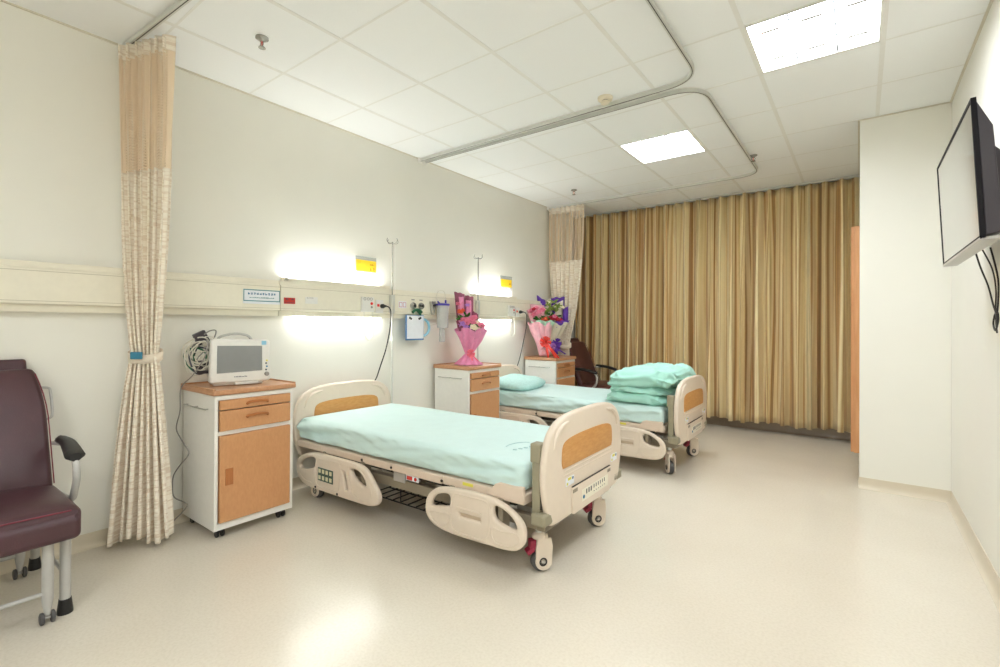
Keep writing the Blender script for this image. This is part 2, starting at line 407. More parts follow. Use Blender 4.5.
LIGHTS = [(GX + GM * 2.5, GY + GN * 5.5), (GX + GM * 4.5, GY + GN * 3.5), (GX + GM * 4.5, GY + GN * -.5), (GX + GM * 3.5, GY + GN * -3.5), (GX + GM * 4.5, GY + GN * -4.5)]  # last panel is an unseen extra, added as fill light
def ceiling_lights():
    labs = ['square louvred ceiling light panel above the far bed, the smaller one in view',
            'large bright louvred ceiling light panel near the upper right corner of the room', None, None, None]
    for k, (x, y) in enumerate(LIGHTS):
        t = thing('ceiling_light', labs[k] or 'unseen square ceiling light panel behind the viewer', 'ceiling light', (x, y, H), 0, 'recessed louvred ceiling lights')
        hw, hh = .286, .284
        mb = MB()
        for a in (-1, 1):
            mb.box(a * hw - .006, a * hw + .006, -hh, hh, -.002, .075)
            mb.box(-hw, hw, a * hh - .006, a * hh + .006, -.002, .075)
        mb.box(-hw - .006, hw + .006, -hh - .006, hh + .006, .075, .085)
        mb.build('housing', 'whiteplastic', t, smooth=False)
        mb = MB(); v = [mb.bm.verts.new(p) for p in ((-hw, -hh, .068), (-hw, hh, .068), (hw, hh, .068), (hw, -hh, .068))]
        mb.bm.faces.new(v); 
        o = mb.build('diffuser', 'panel_em', t, smooth=False)
        mb = MB()
        for a in (-1, 1): mb.box(a * .096 - .0035, a * .096 + .0035, -hh, hh, 0, .03)
        mb.build('louvre_rib', 'louvre', t, smooth=False)
        mb = MB()
        mb.bm.free()
        for i in range(3):
            for b in (-.16, .16):
                MB().box(-.19 + .19 * i - .045, -.19 + .19 * i + .045, b - .010, b + .010, .006, .022).build('louvre_blade', 'greycable', t, smooth=False)
room(); ceiling_lights()

# ------------------------------------------------------------------ bedhead rail
def rail():
    segs = [(-1.9, 1.77, 'cream wall rail length left of the first bed, carrying a teal-bordered sign'),
            (1.774, 2.80, 'cream wall rail length with glowing strip lamps above the near bed'),
            (2.804, 3.90, 'cream wall rail length with gas outlets between the two beds'),
            (3.904, 4.78, 'cream wall rail length with glowing strip lamps above the far bed'),
            (4.784, 6.12, 'cream wall rail length behind the purple bouquet and the folded beige curtain')]
    for k, (y0, y1, lab) in enumerate(segs):
        t = thing('wall_rail', lab, 'bedhead rail', (0, (y0 + y1) / 2, 1.4), 0, 'lengths of the bedhead services rail')
        a, b = y0 - (y0 + y1) / 2, y1 - (y0 + y1) / 2
        prof = [(0, -.12), (.05, -.12), (.055, -.085), (.075, -.083), (.08, -.078), (.08, .095), (.076, .10), (.06, .102), (.058, .128), (.054, .132), (0, .132)]
        mb = MB(); A = [mb.bm.verts.new((p, a, q)) for p, q in prof]; B = [mb.bm.verts.new((p, b, q)) for p, q in prof]
        mb.bridge(A, B); mb.cap(A, True); mb.cap(B); mb.build('casing', 'rail', t, smooth=False)
        MB().box(.0795, .0808, a, b, -.068, -.065).box(.0795, .0808, a, b, .082, .085).build('groove', 'raild', t, smooth=False)
        if k in (1, 3):
            l0, l1 = (a + .07, b - .10) if k == 1 else (a + .05, b - .14)
            MB().box(.008, .05, l0, l1, .133, .150).build('upper_lamp', 'rail_em', t, smooth=False)
            MB().box(.008, .045, l0 + .06, l1 - .02, -.135, -.121).build('lower_lamp', 'rail_em2', t, smooth=False)
            MB().box(.052, .060, l0 - .02, l1 + .02, .13, .156).box(.0, .06, l0 - .03, l0 - .005, .13, .158).box(.0, .06, l1 + .005, l1 + .07, .13, .158).build('lamp_shield', 'rail', t, smooth=False)
    for n_, y in (('rail_joint', 1.772), ('rail_joint', 2.802), ('rail_joint', 3.902), ('rail_joint', 4.782)):
        pass
rail()

def mark_block(mb, x, y0, z0, w, h, n=7):
    """small glyph-like cluster of strokes in the y,z plane at x"""
    for i in range(n):
        if i % 2:
            yy = y0 + random.uniform(0, w * .85); mb.box(x, x + .0006, yy, yy + w * .16, z0 + random.uniform(0, h * .2), z0 + h * random.uniform(.7, 1))
        else:
            zz = z0 + random.uniform(0, h * .85); mb.box(x, x + .0006, y0 + random.uniform(0, w * .2), y0 + w * random.uniform(.75, 1), zz, zz + h * .15)
def wall_items():
    # teal bordered sign
    t = thing('rail_sign', 'white sign with teal border and a row of blue characters on the wall rail', 'sign', (.081, 1.64, 1.412))
    MB().box(0, .003, -.127, .127, -.052, .045).build('plate', 'paper', t)
    mb = MB(); mb.box(.003, .004, -.125, .125, .038, .044).box(.003, .004, -.125, .125, -.036, -.030).box(.003, .004, -.125, -.120, -.036, .044).box(.003, .004, .120, .125, -.036, .044)
    mb.build('border', 'tealframe', t, smooth=False)
    mb = MB()
    for i in range(10): mark_block(mb, .003, -.096 + i * .0195, .008, .0145, .016)
    mb.build('lettering', 'blueprint', t, smooth=False)
    mb = MB(); y = -.085
    while y < .085:
        w = random.uniform(.004, .007); mb.box(.003, .0036, y, y + w, -.014, -.014 + random.choice((.004, .005, .007))); y += w + random.choice((.0015, .0015, .004))
    mb.build('small_lettering', 'tealframe', t, smooth=False)
    # red label
    t = thing('red_label', 'small red warning label on rail right of the teal-bordered sign', 'label', (.081, 1.838, 1.39))
    MB().box(0, .002, -.042, .042, -.022, .022).build('plate', 'red', t)
    mb = MB(); mark_block(mb, .002, -.03, .004, .022, .014); mark_block(mb, .002, .008, .004, .022, .014)
    for i in range(5): mark_block(mb, .002, -.036 + i * .0145, -.018, .011, .012, 4)
    mb.build('lettering', 'print', t, smooth=False)
    t = thing('rail_nameplate', 'faint blank name slot on rail right of the red label', 'label', (.081, 2.01, 1.405))
    MB().box(0, .002, -.05, .05, -.03, .02).build('slot', 'whiteplastic', t); mb = MB(); [mark_block(mb, .002, -.04 + i * .02, .008, .014, .009, 4) for i in range(3)]; mb.build('lettering', 'greycable', t, smooth=False)
    # yellow cards
    t = thing('wall_card', 'yellow bed card in clear holder on the wall above the near bed', 'card', (.002, 2.56, 1.72), 0, 'yellow bed cards on the wall')
    MB().box(0, .006, -.105, .105, -.055, .075).build('holder', 'clear', t)
    MB().box(.006, .008, -.102, .102, -.05, .045).build('card', 'card', t)
    mb = MB(); mark_block(mb, .008, .035, -.045, .02, .03); mark_block(mb, .008, .07, -.045, .02, .035); mark_block(mb, .008, .035, .0, .05, .02, 5); mark_block(mb, .008, -.09, .02, .03, .008, 3); mb.build('lettering', 'cardmark', t, smooth=False)
    t = thing('wall_card', 'white and yellow bed card with pink print above the far bed', 'card', (.002, 4.57, 1.70), 0, 'yellow bed cards on the wall')
    MB().box(0, .006, -.115, .115, -.10, .10).build('holder', 'clear', t)
    MB().box(.006, .008, -.105, .105, -.03, .06).build('card', 'card', t)
    mb = MB(); mark_block(mb, .008, .055, -.005, .03, .03); mb.build('lettering', 'cardmark', t, smooth=False)
    mb = MB(); [mark_block(mb, .0062, -.10 + i * .03, -.052, .024, .014) for i in range(4)]; mb.build('pink_lettering', 'pinkmark', t, smooth=False)
    # call units + socket units
    def call_unit(y, lab1, lab2):
        t = thing('call_unit', lab1, 'call unit', (.081, y, 1.388), 0, 'nurse call units')
        MB().box(0, .022, -.062, .062, -.062, .062).build('body', 'whiteplastic', t, bevel=.004)
        MB().cyl((.022, .034, .008), (.026, .034, .008), .012).build('call_button', 'redled', t)
        MB().cyl((.022, .034, -.022), (.026, .034, -.022), .009).build('reset_button', 'greycable', t)
        mb = MB()
        for q in (-.035, 0, .03): mb.tube([(.024, q + .011 * math.cos(a), .045 + .011 * math.sin(a)) for a in [i * PI / 6 for i in range(12)]], .002, 6, closed=True)
        mb.build('jack_ring', 'greycable', t)
        pts = [(.012, -.035, -.062), (.02, -.04, -.16), (.022, -.035, -.24), (.022, -.01, -.29), (.022, .02, -.295), (.022, .046, -.26), (.02, .052, -.18), (.018, .045, -.062)]
        MB().tube(catmull(pts, 5, False), .0045, 8).build('looped_cord', 'whitecable', t)
        t = thing('socket_unit', lab2, 'socket', (.081, y + .125, 1.375), 0, 'power socket units on the rail')
        MB().box(0, .014, -.035, .04, -.055, .055).build('plate', 'whiteplastic', t, bevel=.003)
        MB().box(.014, .020, -.028, -.006, -.002, .020).build('switch', 'redled', t, bevel=.002)
        MB().cyl((.014, .012, .004), (.0165, .012, .004), .02).build('outlet', 'rail', t)
    call_unit(2.51, 'white call unit with a looped white cord on rail above near bed', 'power socket with red switch feeding the near bed')
    call_unit(4.56, 'white call unit with a looped white cord on rail above far bed', 'power socket with red switch feeding the far bed')
    # black power cords
    def cord(y, pts, lab):
        t = thing('power_cord', lab, 'power cord', (.098, y, 1.378), 0, 'black bed power cords')
        MB().lathe((0, 0, 0), [(.017, 0), (.019, .006), (.019, .022), (.012, .034), (.008, .05)], (1, .25, 0)).build('plug', 'black', t)
        MB().tube(catmull(pts, 6, False), .0052, 8).build('cable', 'black', t)
    cord(2.650, [(.045, .012, 0), (.065, .03, -.012), (.070, .045, -.06), (.062, .040, -.2), (.045, .015, -.36), (.02, -.02, -.50), (.0, -.045, -.60), (-.055, -.05, -.70), (-.075, -.05, -1.0), (-.075, -.05, -1.1)], 'black power cord plugged in above the near bed, dropping behind its headboard')
    cord(4.715, [(.045, .012, 0), (.065, .035, -.012), (.070, .055, -.06), (.062, .050, -.2), (.045, .02, -.36), (.03, -.01, -.50), (.01, -.04, -.62), (-.03, -.06, -.72), (-.075, -.07, -.9), (-.075, -.07, -1.1)], 'black power cord plugged in above the far bed, dropping beside its cabinet')
    # IV poles
    for y, lab in ((2.762, 'thin steel infusion pole clamped to rail beside the near bed'), (3.93, 'thin steel infusion pole clamped to rail above the pink bouquet')):
        t = thing('infusion_pole', lab, 'infusion pole', (.105, y, .42), 0, 'infusion poles on the bedhead rail')
        MB().cyl((0, 0, .0), (0, 0, .98), .0095, n=12).build('lower_tube', 'alu', t)
        MB().cyl((0, 0, .9), (0, 0, 1.52), .006, n=12).build('upper_tube', 'steel', t)
        for sx in ((0, 1), (0, -1), (1, 0), (-1, 0)):
            a, b = sx
            MB().tube(catmull([(0, 0, 1.515), (a * .025, b * .025, 1.508), (a * .05, b * .05, 1.512), (a * .062, b * .062, 1.53), (a * .055, b * .055, 1.548)], 3, False), .0025, 6).build('hook', 'steel', t)
        MB().cyl((0, 0, .66), (0, 0, .70), .016, n=12).build('collar', 'whiteplastic', t)
        MB().box(-.022, .016, -.018, .018, .90, 1.06).build('bracket', 'alu', t, bevel=.004)
    # gas outlets area (y 2.87-3.2)
    t = thing('oxygen_label', 'faint square red-outlined label on rail above the clipboard', 'label', (.081, 2.90, 1.40))
    MB().box(0, .002, -.045, .045, -.03, .03).build('plate', 'paper', t)
    mb = MB()
    for q in (-.022, .022):
        mb.box(.002, .003, q - .016, q + .016, .018, .021).box(.002, .003, q - .016, q + .016, -.021, -.018).box(.002, .003, q - .017, q - .014, -.021, .021).box(.002, .003, q + .014, q + .017, -.021, .021)
    mb.build('border', 'red', t, smooth=False)
    for y, mm, lab in ((3.025, 'steel', 'round steel gas outlet above the clipboard, left one'), (3.125, 'steel', 'round steel gas outlet with black probe above the clipboard, right one')):
        t = thing('gas_outlet', lab, 'gas outlet', (.081, y, 1.395), 0, 'round gas outlets')
        MB().lathe((0, 0, 0), [(.032, 0), (.032, .006), (.026, .010), (.026, .02), (.016, .022), (.014, .014)], (1, 0, 0)).build('collar', mm, t)
        MB().cyl((.02, 0, 0), (.032, 0, 0), .013).build('valve', 'black', t)
        if y > 3.05: MB().cyl((.018, -.035, .004), (.03, -.025, .004), .012).build('probe', 'black', t)
        MB().box(0, .001, -.02, .02, .05, .06).build('name_strip', 'greycable', t)
    t = thing('flow_connector', 'dark green gas connector directly above the clipboard', 'connector', (.10, 3.055, 1.345))
    MB().tube(catmull([(0, -.05, -.012), (.005, -.02, .012), (.008, .02, .012), (0, .06, -.008)], 4, False), .013, 8).build('body', 'green', t)
    MB().cyl((0, -.01, .02), (.0, .05, -.03), .010, n=10).build('valve', 'green', t)
    t = thing('clipboard', 'blue clipboard holding white sheets, hung from the wall rail', 'clipboard', (.088, 3.045, 1.205))
    MB().box(-.004, .001, -.112, .112, -.125, .105).build('board', 'bluecard', t, bevel=.002)
    MB().box(.001, .005, -.100, .104, -.112, .100).build('paper_sheets', 'paper', t)
    for q in (-.06, .055): MB().box(.004, .014, q - .018, q + .014, .066, .084, rot=Matrix.Rotation(-.5 if q < 0 else .5, 3, 'X')).build('clip', 'black', t, bevel=.003)
    t = thing('oxygen_tubing', 'light blue coiled tubing hanging behind right edge of the clipboard', 'tubing', (.08, 3.15, 1.20))
    MB().tube([(0, .005 + .078 * math.cos(a), -.005 + .078 * math.sin(a)) for a in [-PI * .55 + i * PI * 1.1 / 14 for i in range(15)]], .012, 8).build('coil', 'ltblue', t)
    MB().tube(catmull([(0, .075, 0), (.01, .12, .02), (.01, .17, .03), (.01, .25, .02)], 4, False), .003, 6).build('thin_tube', 'whitecable', t)
    # suction bottle
    t = thing('suction_bracket', 'dark metal bracket on rail between clipboard and suction bottle', 'bracket', (.081, 3.265, 1.375))
    MB().prism([(-.03, .07), (.03, .07), (.02, -.02), (.006, -.06), (-.006, -.06), (-.02, -.02)], 0, .03, 'x').build('plate', 'steel', t, bevel=.004)
    MB().cyl((.03, 0, .03), (.045, 0, .03), .012).build('knob', 'black', t)
    t = thing('suction_bottle', 'frosted suction bottle with violet lid hanging from the rail', 'suction bottle', (.15, 3.345, 1.19))
    MB().lathe((0, 0, 0), [(.05, 0), (.054, .01), (.058, .20), (.06, .215)], n=28).build('bottle', 'bottle', t)
    MB().lathe((0, 0, .215), [(.066, 0), (.068, .006), (.066, .018), (.03, .024), (.012, .026)], n=28).build('lid', 'purplelid', t)
    MB().cyl((.01, .03, .235), (.01, .03, .27), .009).build('nozzle', 'purplelid', t)
    MB().cyl((.0, -.045, .235), (.0, -.07, .255), .008).build('spout', 'purplelid', t)
    MB().tube(catmull([(0, -.07, .255), (0, -.085, .30), (0, -.06, .35), (0, 0, .36), (0, .03, .33), (.01, .03, .27)], 5, False), .003, 6).build('vent_tube', 'whitecable', t)
    MB().box(-.03, .0, -.02, .035, -.135, -.0).build('outlet_tube', 'bottle', t, bevel=.008)
    MB().box(-.078, -.05, -.03, .03, .19, .225).build('mount', 'whiteplastic', t)
    # TV-side wall socket
    t = thing('wall_socket', 'small white socket plate low on the right wall', 'socket', (RW, 3.02, .33))
    MB().box(-.008, 0, -.045, .045, -.045, .045).build('plate', 'whiteplastic', t, bevel=.003)
    MB().box(-.011, -.008, -.02, .02, -.015, .015).build('outlet', 'rail', t, bevel=.001)
wall_items()

# ------------------------------------------------------------------ bedside cabinets
def cabinet(x, y, lab, w=.475, zs=1):
    t = thing('bedside_cabinet', lab, 'bedside cabinet', (x, y, 0), 0, 'white bedside cabinets with orange-brown fronts')
    d = .435; h = w / 2
    mb = MB(); mb.box(0, d, -h, -h + .018, .055, .816).box(0, d, h - .018, h, .055, .816).box(.002, d - .001, -h + .0181, h - .0181, .056, .092).box(.002, .015, -h + .0181, h - .0181, .093, .815)
    mb.box(.016, d - .001, -h + .0181, h - .0181, .59, .612).box(.016, d - .001, -h + .0181, h - .0181, .79, .815).box(.016, d - .03, -h + .0181, h - .0181, .093, .589)
    mb.build('body', 'white', t)
    mb = MB(); mb.box(-.012, d + .016, -h - .015, h + .015, .818, .848)
    tp = mb.build('top', 'woodtop', t, bevel=.008, seg=3)
    mb = MB()
    for a, b, c, e in ((-.010, d + .012, -h - .013, -h + .001), (-.010, d + .012, h - .001, h + .013), (-.010, .004, -h, h)): mb.box(a, b, c, e, .846, .856)
    mb.build('raised_rim', 'woodtop', t, bevel=.003)
    def pull(par, z, sgn=1):
        m2 = MB(); m2.tube(catmull([(d + .018, -.062, z - .008), (d + .026, -.05, z + .002), (d + .028, 0, z + .006), (d + .026, .05, z + .002), (d + .018, .062, z - .008)], 4, False), .0085, 8)
        m2.build('handle', 'woodh', par)
    o = MB().box(d - .01, d + .016, -h + .024, h - .024, .735, .788).build('drawer', 'wood', t, bevel=.003); pull(o, .762)
    o = MB().box(d - .01, d + .016, -h + .024, h - .024, .615, .729).build('drawer', 'wood', t, bevel=.003); pull(o, .685)
    o = MB().box(d - .01, d + .016, -h + .024, h - .024, .098, .588).build('door', 'wood', t, bevel=.003)
    MB().box(d + .014, d + .020, -h + .052, -h + .095, .305, .40).build('recess', 'woodh', o, bevel=.003)
    MB().box(d + .018, d + .0215, -h + .062, -h + .085, .315, .39).build('recess_pocket', 'woodh', o, bevel=.002)
    MB().tube([(.06, -h - .018, .735), (.36, -h - .018, .735)], .004, 8).tube([(.07, -h, .735), (.07, -h - .018, .735)], .004, 6).tube([(.35, -h, .735), (.35, -h - .018, .735)], .004, 6).tube([(.21, -h, .735), (.21, -h - .018, .735)], .006, 6).build('towel_rail', 'chrome', t)
    for a in (.05, d - .05):
        for b in (-h + .05, h - .05):
            c = MB().box(a - .022, a + .022, b - .016, b + .016, .035, .056).cyl((a, b, .05), (a, b, .06), .02).build('caster', 'black', t, bevel=.004)
            MB().cyl((a, b - .022, .024), (a, b - .008, .024), .024, n=18).cyl((a, b + .008, .024), (a, b + .022, .024), .024, n=18).build('wheel', 'black', c, bevel=.004)
    t.scale = (1, 1, zs)
    return t
cabinet(.033, 1.416, 'white bedside cabinet with orange-brown fronts carrying the patient monitor', .462)
cabinet(.033, 3.60, 'white bedside cabinet between the two beds, pink bouquet on top', .475, .978)
cabinet(.033, 5.18, 'white bedside cabinet beyond the far bed, pink and purple bouquets on top', .475, .972)

# ------------------------------------------------------------------ beds
A_OUT = [(0.163, 0.241), (0.187, 0.283), (0.27, 0.325), (0.382, 0.348), (0.60, 0.353), (0.78, 0.353), (0.87, 0.345), (0.933, 0.318), (0.99, 0.262), (1.041, 0.197), (1.035, 0.145), (0.97, 0.115), (0.80, 0.107), (0.55, 0.105), (0.305, 0.106), (0.205, 0.14), (.168, .19)]
AH1 = [(0.205, 0.243), (0.254, 0.288), (0.33, 0.311), (0.385, 0.311), (0.392, 0.28), (0.367, 0.244), (0.28, 0.220), (.222, .215)]
AH2 = [(0.776, 0.305), (0.83, 0.309), (0.882, 0.289), (0.915, 0.25), (0.922, 0.225), (0.88, .222), (0.817, 0.248), (.785, .275)]
AH3 = [(0.682, 0.282), (0.712, 0.282), (0.747, 0.165), (0.72, 0.164)]
B_OUT = [(1.428, 0.23), (1.448, 0.29), (1.507, 0.336), (1.583, 0.356), (1.72, 0.366), (1.852, 0.366), (1.956, 0.347), (2.035, 0.31), (2.075, 0.265), (2.082, 0.216), (2.067, 0.171), (2.007, 0.132), (1.84, 0.122), (1.615, 0.117), (1.487, 0.138), (1.437, 0.18)]
BH1 = [(1.473, 0.251), (1.499, 0.293), (1.55, 0.316), (1.599, 0.320), (1.614, 0.293), (1.599, 0.262), (1.54, 0.245), (1.484, 0.236)]
BH2 = [(1.898, 0.325), (1.956, 0.321), (2.015, 0.287), (2.035, 0.245), (1.99, 0.238), (1.908, 0.262)]
BH3 = [(1.67, 0.243), (1.813, 0.247), (1.816, 0.225), (1.68, 0.222)]

def mattress_mesh(x0, x1, w, z0, z1, seed=0):
    mb = MB(); bm = mb.bm
    nx, ny, nz = 120, 44, 14
    L, hw, hh = (x1 - x0) / 2, w / 2, (z1 - z0) / 2; r = .045
    def P(a, b, c):
        p = Vector((a * L, b * hw, c * hh))
        q = Vector((max(-L + r, min(L - r, p.x)), max(-hw + r, min(hw - r, p.y)), max(-hh + r, min(hh - r, p.z))))
        d = p - q
        if d.length > 1e-9:
            d = d.normalized() * r if max(abs(p.x) / L, abs(p.y) / hw, abs(p.z) / hh) > .999 else d
            p = q + d
        X = p.x + (x0 + x1) / 2; Z = p.z + (z0 + z1) / 2
        side = abs(b) > .97 or abs(a) > .985
        n = noise.noise(Vector((X * 2.2 + seed, p.y * 2.6, Z * 3))) * .006
        if side:
            s = 1 if p.y > 0 else -1
            # long drawn sheet creases running diagonally along the side
            cr = noise.noise(Vector((X * 1.6 + seed, (Z * 22 - X * 3.2), 3.3))) * .034 + noise.noise(Vector((X * 6, Z * 34 + X * 9, 1.1 + seed))) * .013
            if abs(b) > .97: p.y += s * cr
            else: p.x += (1 if p.x > 0 else -1) * cr * .6
        elif c > .9: Z += n + noise.noise(Vector((X * 7 + seed, p.y * 2, 0))) * .002
        return Vector((X, p.y, Z))
    idx = {}
    def V(i, j, k):
        key = (i, j, k)
        if key not in idx: idx[key] = bm.verts.new(P(-1 + 2 * i / nx, -1 + 2 * j / ny, -1 + 2 * k / nz))
        return idx[key]
    for i in range(nx):
        for j in range(ny):
            bm.faces.new((V(i, j, nz), V(i + 1, j, nz), V(i + 1, j + 1, nz), V(i, j + 1, nz)))
            bm.faces.new((V(i, j, 0), V(i, j + 1, 0), V(i + 1, j + 1, 0), V(i + 1, j, 0)))
    for k in range(nz):
        for i in range(nx):
            bm.faces.new((V(i, 0, k), V(i + 1, 0, k), V(i + 1, 0, k + 1), V(i, 0, k + 1)))
            bm.faces.new((V(i, ny, k), V(i, ny, k + 1), V(i + 1, ny, k + 1), V(i + 1, ny, k)))
        for j in range(ny):
            bm.faces.new((V(0, j, k), V(0, j, k + 1), V(0, j + 1, k + 1), V(0, j + 1, k)))
            bm.faces.new((V(nx, j, k), V(nx, j + 1, k), V(nx, j + 1, k + 1), V(nx, j, k + 1)))
    return mb

def end_board(x_out, th, sgn, sc, root, name, foot):
    """head/foot board; sgn=+1 outer face towards +x"""
    half = [(0, .779), (.12, .779), (.25, .771), (.34, .754), (.41, .721), (.455, .675), (.482, .61), (.495, .53), (.492, .45), (.47, .36), (.44, .285), (.40, .252), (.20, .250), (0, .250)]
    half = [(a * sc, z) for a, z in half]
    out = [Vector(p) for p in half] + [Vector((-a, z)) for a, z in reversed(half[1:-1])]
    me = plate(catmull(out, 4), [], th, .016)
    b = MB().add(me, T((x_out - sgn * th / 2, 0, 0)) @ YZ).build(name, 'beige', root, angle=35)
    for face in ((sgn, -sgn) if not foot else (sgn, -sgn)):
        xf = x_out if face == sgn else x_out - sgn * th
        hi = [(0, .658), (.15, .656), (.25, .648), (.30, .634), (.320, .610), (.326, .57), (.326, .535), (.316, .514), (.29, .508), (0, .508)]
        o2 = [Vector((a * sc, z)) for a, z in hi] + [Vector((-a * sc, z)) for a, z in reversed(hi[1:-1])]
        MB().add(plate(catmull(o2, 4), [], .008, .002), T((xf, 0, 0)) @ YZ).build('inlay', 'inlay', b)
        # embossed grip arcs in the upper corners
        for s in (-1, 1):
            pts = [(.25, .735), (.33, .72), (.385, .68), (.41, .62)]
            MB().tube([(xf, s * a * sc, z) for a, z in catmull([Vector(p) for p in pts], 4, False)], .013, 8, r_fn=lambda t: .004 + .010 * math.sin(PI * t)).build('grip', 'beige', b)
    return b

def caster(root, x, y, ang, big=True, stem=.25):
    c = MB(); R = .054
    ax = Vector((math.cos(ang), math.sin(ang), 0)); fw = Vector((-ax.y, ax.x, 0))
    ctr = Vector((x, y, R)) + fw * .012
    c.cyl((x, y, .185), (x, y, stem), .018, n=16)
    o = c.build('caster', 'alu', root)
    mb = MB(); mb.lathe((x, y, .165), [(.034, 0), (.036, .01), (.030, .022), (.018, .03)])
    for s in (-1, 1):
        # teardrop cover on each side
        prof = []
        for i in range(20):
            a = -PI * .15 - i / 19 * PI * .95
            prof.append((.008 + math.cos(a) * .048, math.sin(a) * .048 + .003))
        prof = prof + [(-.038, .07), (-.030, .115), (.046, .115), (.055, .07)]
        A = [mb.bm.verts.new(ctr + fw * p + Vector((0, 0, q)) + ax * s * .020) for p, q in prof]
        B = [mb.bm.verts.new(ctr + fw * p * .93 + Vector((0, 0, q * .97)) + ax * s * .029) for p, q in prof]
        mb.bridge(A, B); mb.cap(A, True); mb.cap(B)
    q1, q2 = ctr + Vector((0, 0, .1)) - ax * .027, ctr + Vector((0, 0, .1)) + ax * .027
    mb.cyl(q1, q2, .03, n=16)
    mb.build('fork', 'deck' if False else 'beige', o, bevel=.002)
    mb = MB()
    mb.lathe(ctr - ax * .018, [(.040, 0), (.050, .002), (R, .008), (R, .028), (.050, .034), (.040, .036)], ax, 28)
    mb.build('wheel', 'rubber', o)
    mb = MB()
    for s in (-1, 1):
        mb.lathe(ctr + ax * s * .028, [(.021, 0), (.021, .003), (.015, .0032), (.015, .001)], ax * s, 20)
    mb.build('hub_ring', 'black', o)
    mb = MB()
    for s in (-1, 1): mb.lathe(ctr + ax * s * .0275, [(.009, 0), (.009, .005), (.004, .006)], ax * s, 16)
    mb.build('hub_cap', 'chrome', o)
    rm = Matrix((ax, fw, Vector((0, 0, 1)))).transposed()
    p = ctr + fw * -.048 + Vector((0, 0, .082))
    mb = MB().box(p.x - .02, p.x + .02, p.y - .016, p.y + .016, p.z - .022, p.z + .026, rot=rm)
    p2 = ctr + fw * -.062 + Vector((0, 0, .055)); mb.box(p2.x - .022, p2.x + .022, p2.y - .02, p2.y + .02, p2.z - .012, p2.z + .012, rot=rm @ Matrix.Rotation(.5, 3, 'X'))
    mb.build('brake_pedal', 'redpedal', o, bevel=.005)

def side_rail(root, which, side, lab=None):
    O, Hs = (A_OUT, [AH1, AH2, AH3]) if which == 'A' else (B_OUT, [BH1, BH2, BH3])
    me = plate(catmull(O, 4), [catmull(h, 4) if len(h) > 4 else [Vector(p) for p in h] for h in Hs], .034, .012)
    yy = side * .475
    o = MB().add(me, T((0, yy, 0)) @ XZ).build('side_rail', 'beige', root, angle=35)
    yo = yy + side * .017
    def bead(pts, r=.004, cl=True):
        MB().tube([(p[0], yo, p[1]) for p in catmull([Vector(q) for q in pts], 5, cl)], r, 6, closed=cl).build('moulding', 'beige', o)
    if which == 'A':
        bead([(.41, .30), (.52, .318), (.66, .32), (.66, .21), (.64, .14), (.52, .135), (.41, .15)])
        bead([(.76, .32), (.86, .318), (.93, .27), (.98, .20), (.96, .15), (.83, .138), (.78, .2)])
        bead([(.20, .19), (.26, .15), (.36, .14)], cl=False)
        MB().box(.43, .595, yo - .001 if side > 0 else yo - .003, yo + .003 if side > 0 else yo + .001, .175, .262).build('keypad', 'keypad', o, bevel=.001)
        mb = MB()
        for i in range(4):
            for j in range(2):
                cx, cz = .452 + i * .040, .198 + j * .043
                mb.box(cx - .012, cx + .012, min(yo + side * .003, yo + side * .006), max(yo + side * .003, yo + side * .006), cz - .013, cz + .013)
        mb.build('key', 'key', o, bevel=.001)
        for cx in (.40, .64):
            MB().cyl((cx, yo - side * .002, .122), (cx, yo + side * .003, .122), .008, n=12).build('screw_cap', 'black', o)
    else:
        bead([(1.64, .33), (1.74, .34), (1.86, .335), (1.875, .25), (1.85, .15), (1.72, .14), (1.63, .15), (1.62, .24)])
        bead([(1.90, .22), (1.95, .215), (2.03, .225), (2.05, .19), (2.0, .155), (1.92, .15), (1.89, .18)])
        bead([(1.47, .205), (1.54, .215), (1.60, .215), (1.59, .16), (1.53, .145), (1.48, .17)])
        bead([(1.66, .268), (1.82, .272)], .006, False)
        MB().box(1.672, 1.815, min(yy, yy - side * .012), max(yy, yy - side * .012), .218, .252).build('slot_backing', 'beiged', o)
    # arms holding it
    xs = (.45, .85) if which == 'A' else (1.6, 1.92)
    for x in xs: MB().box(x - .015, x + .015, min(side * .40, side * .462), max(side * .40, side * .462), .20, .36).build('hinge_arm', 'chassis', o, bevel=.003)
    return o

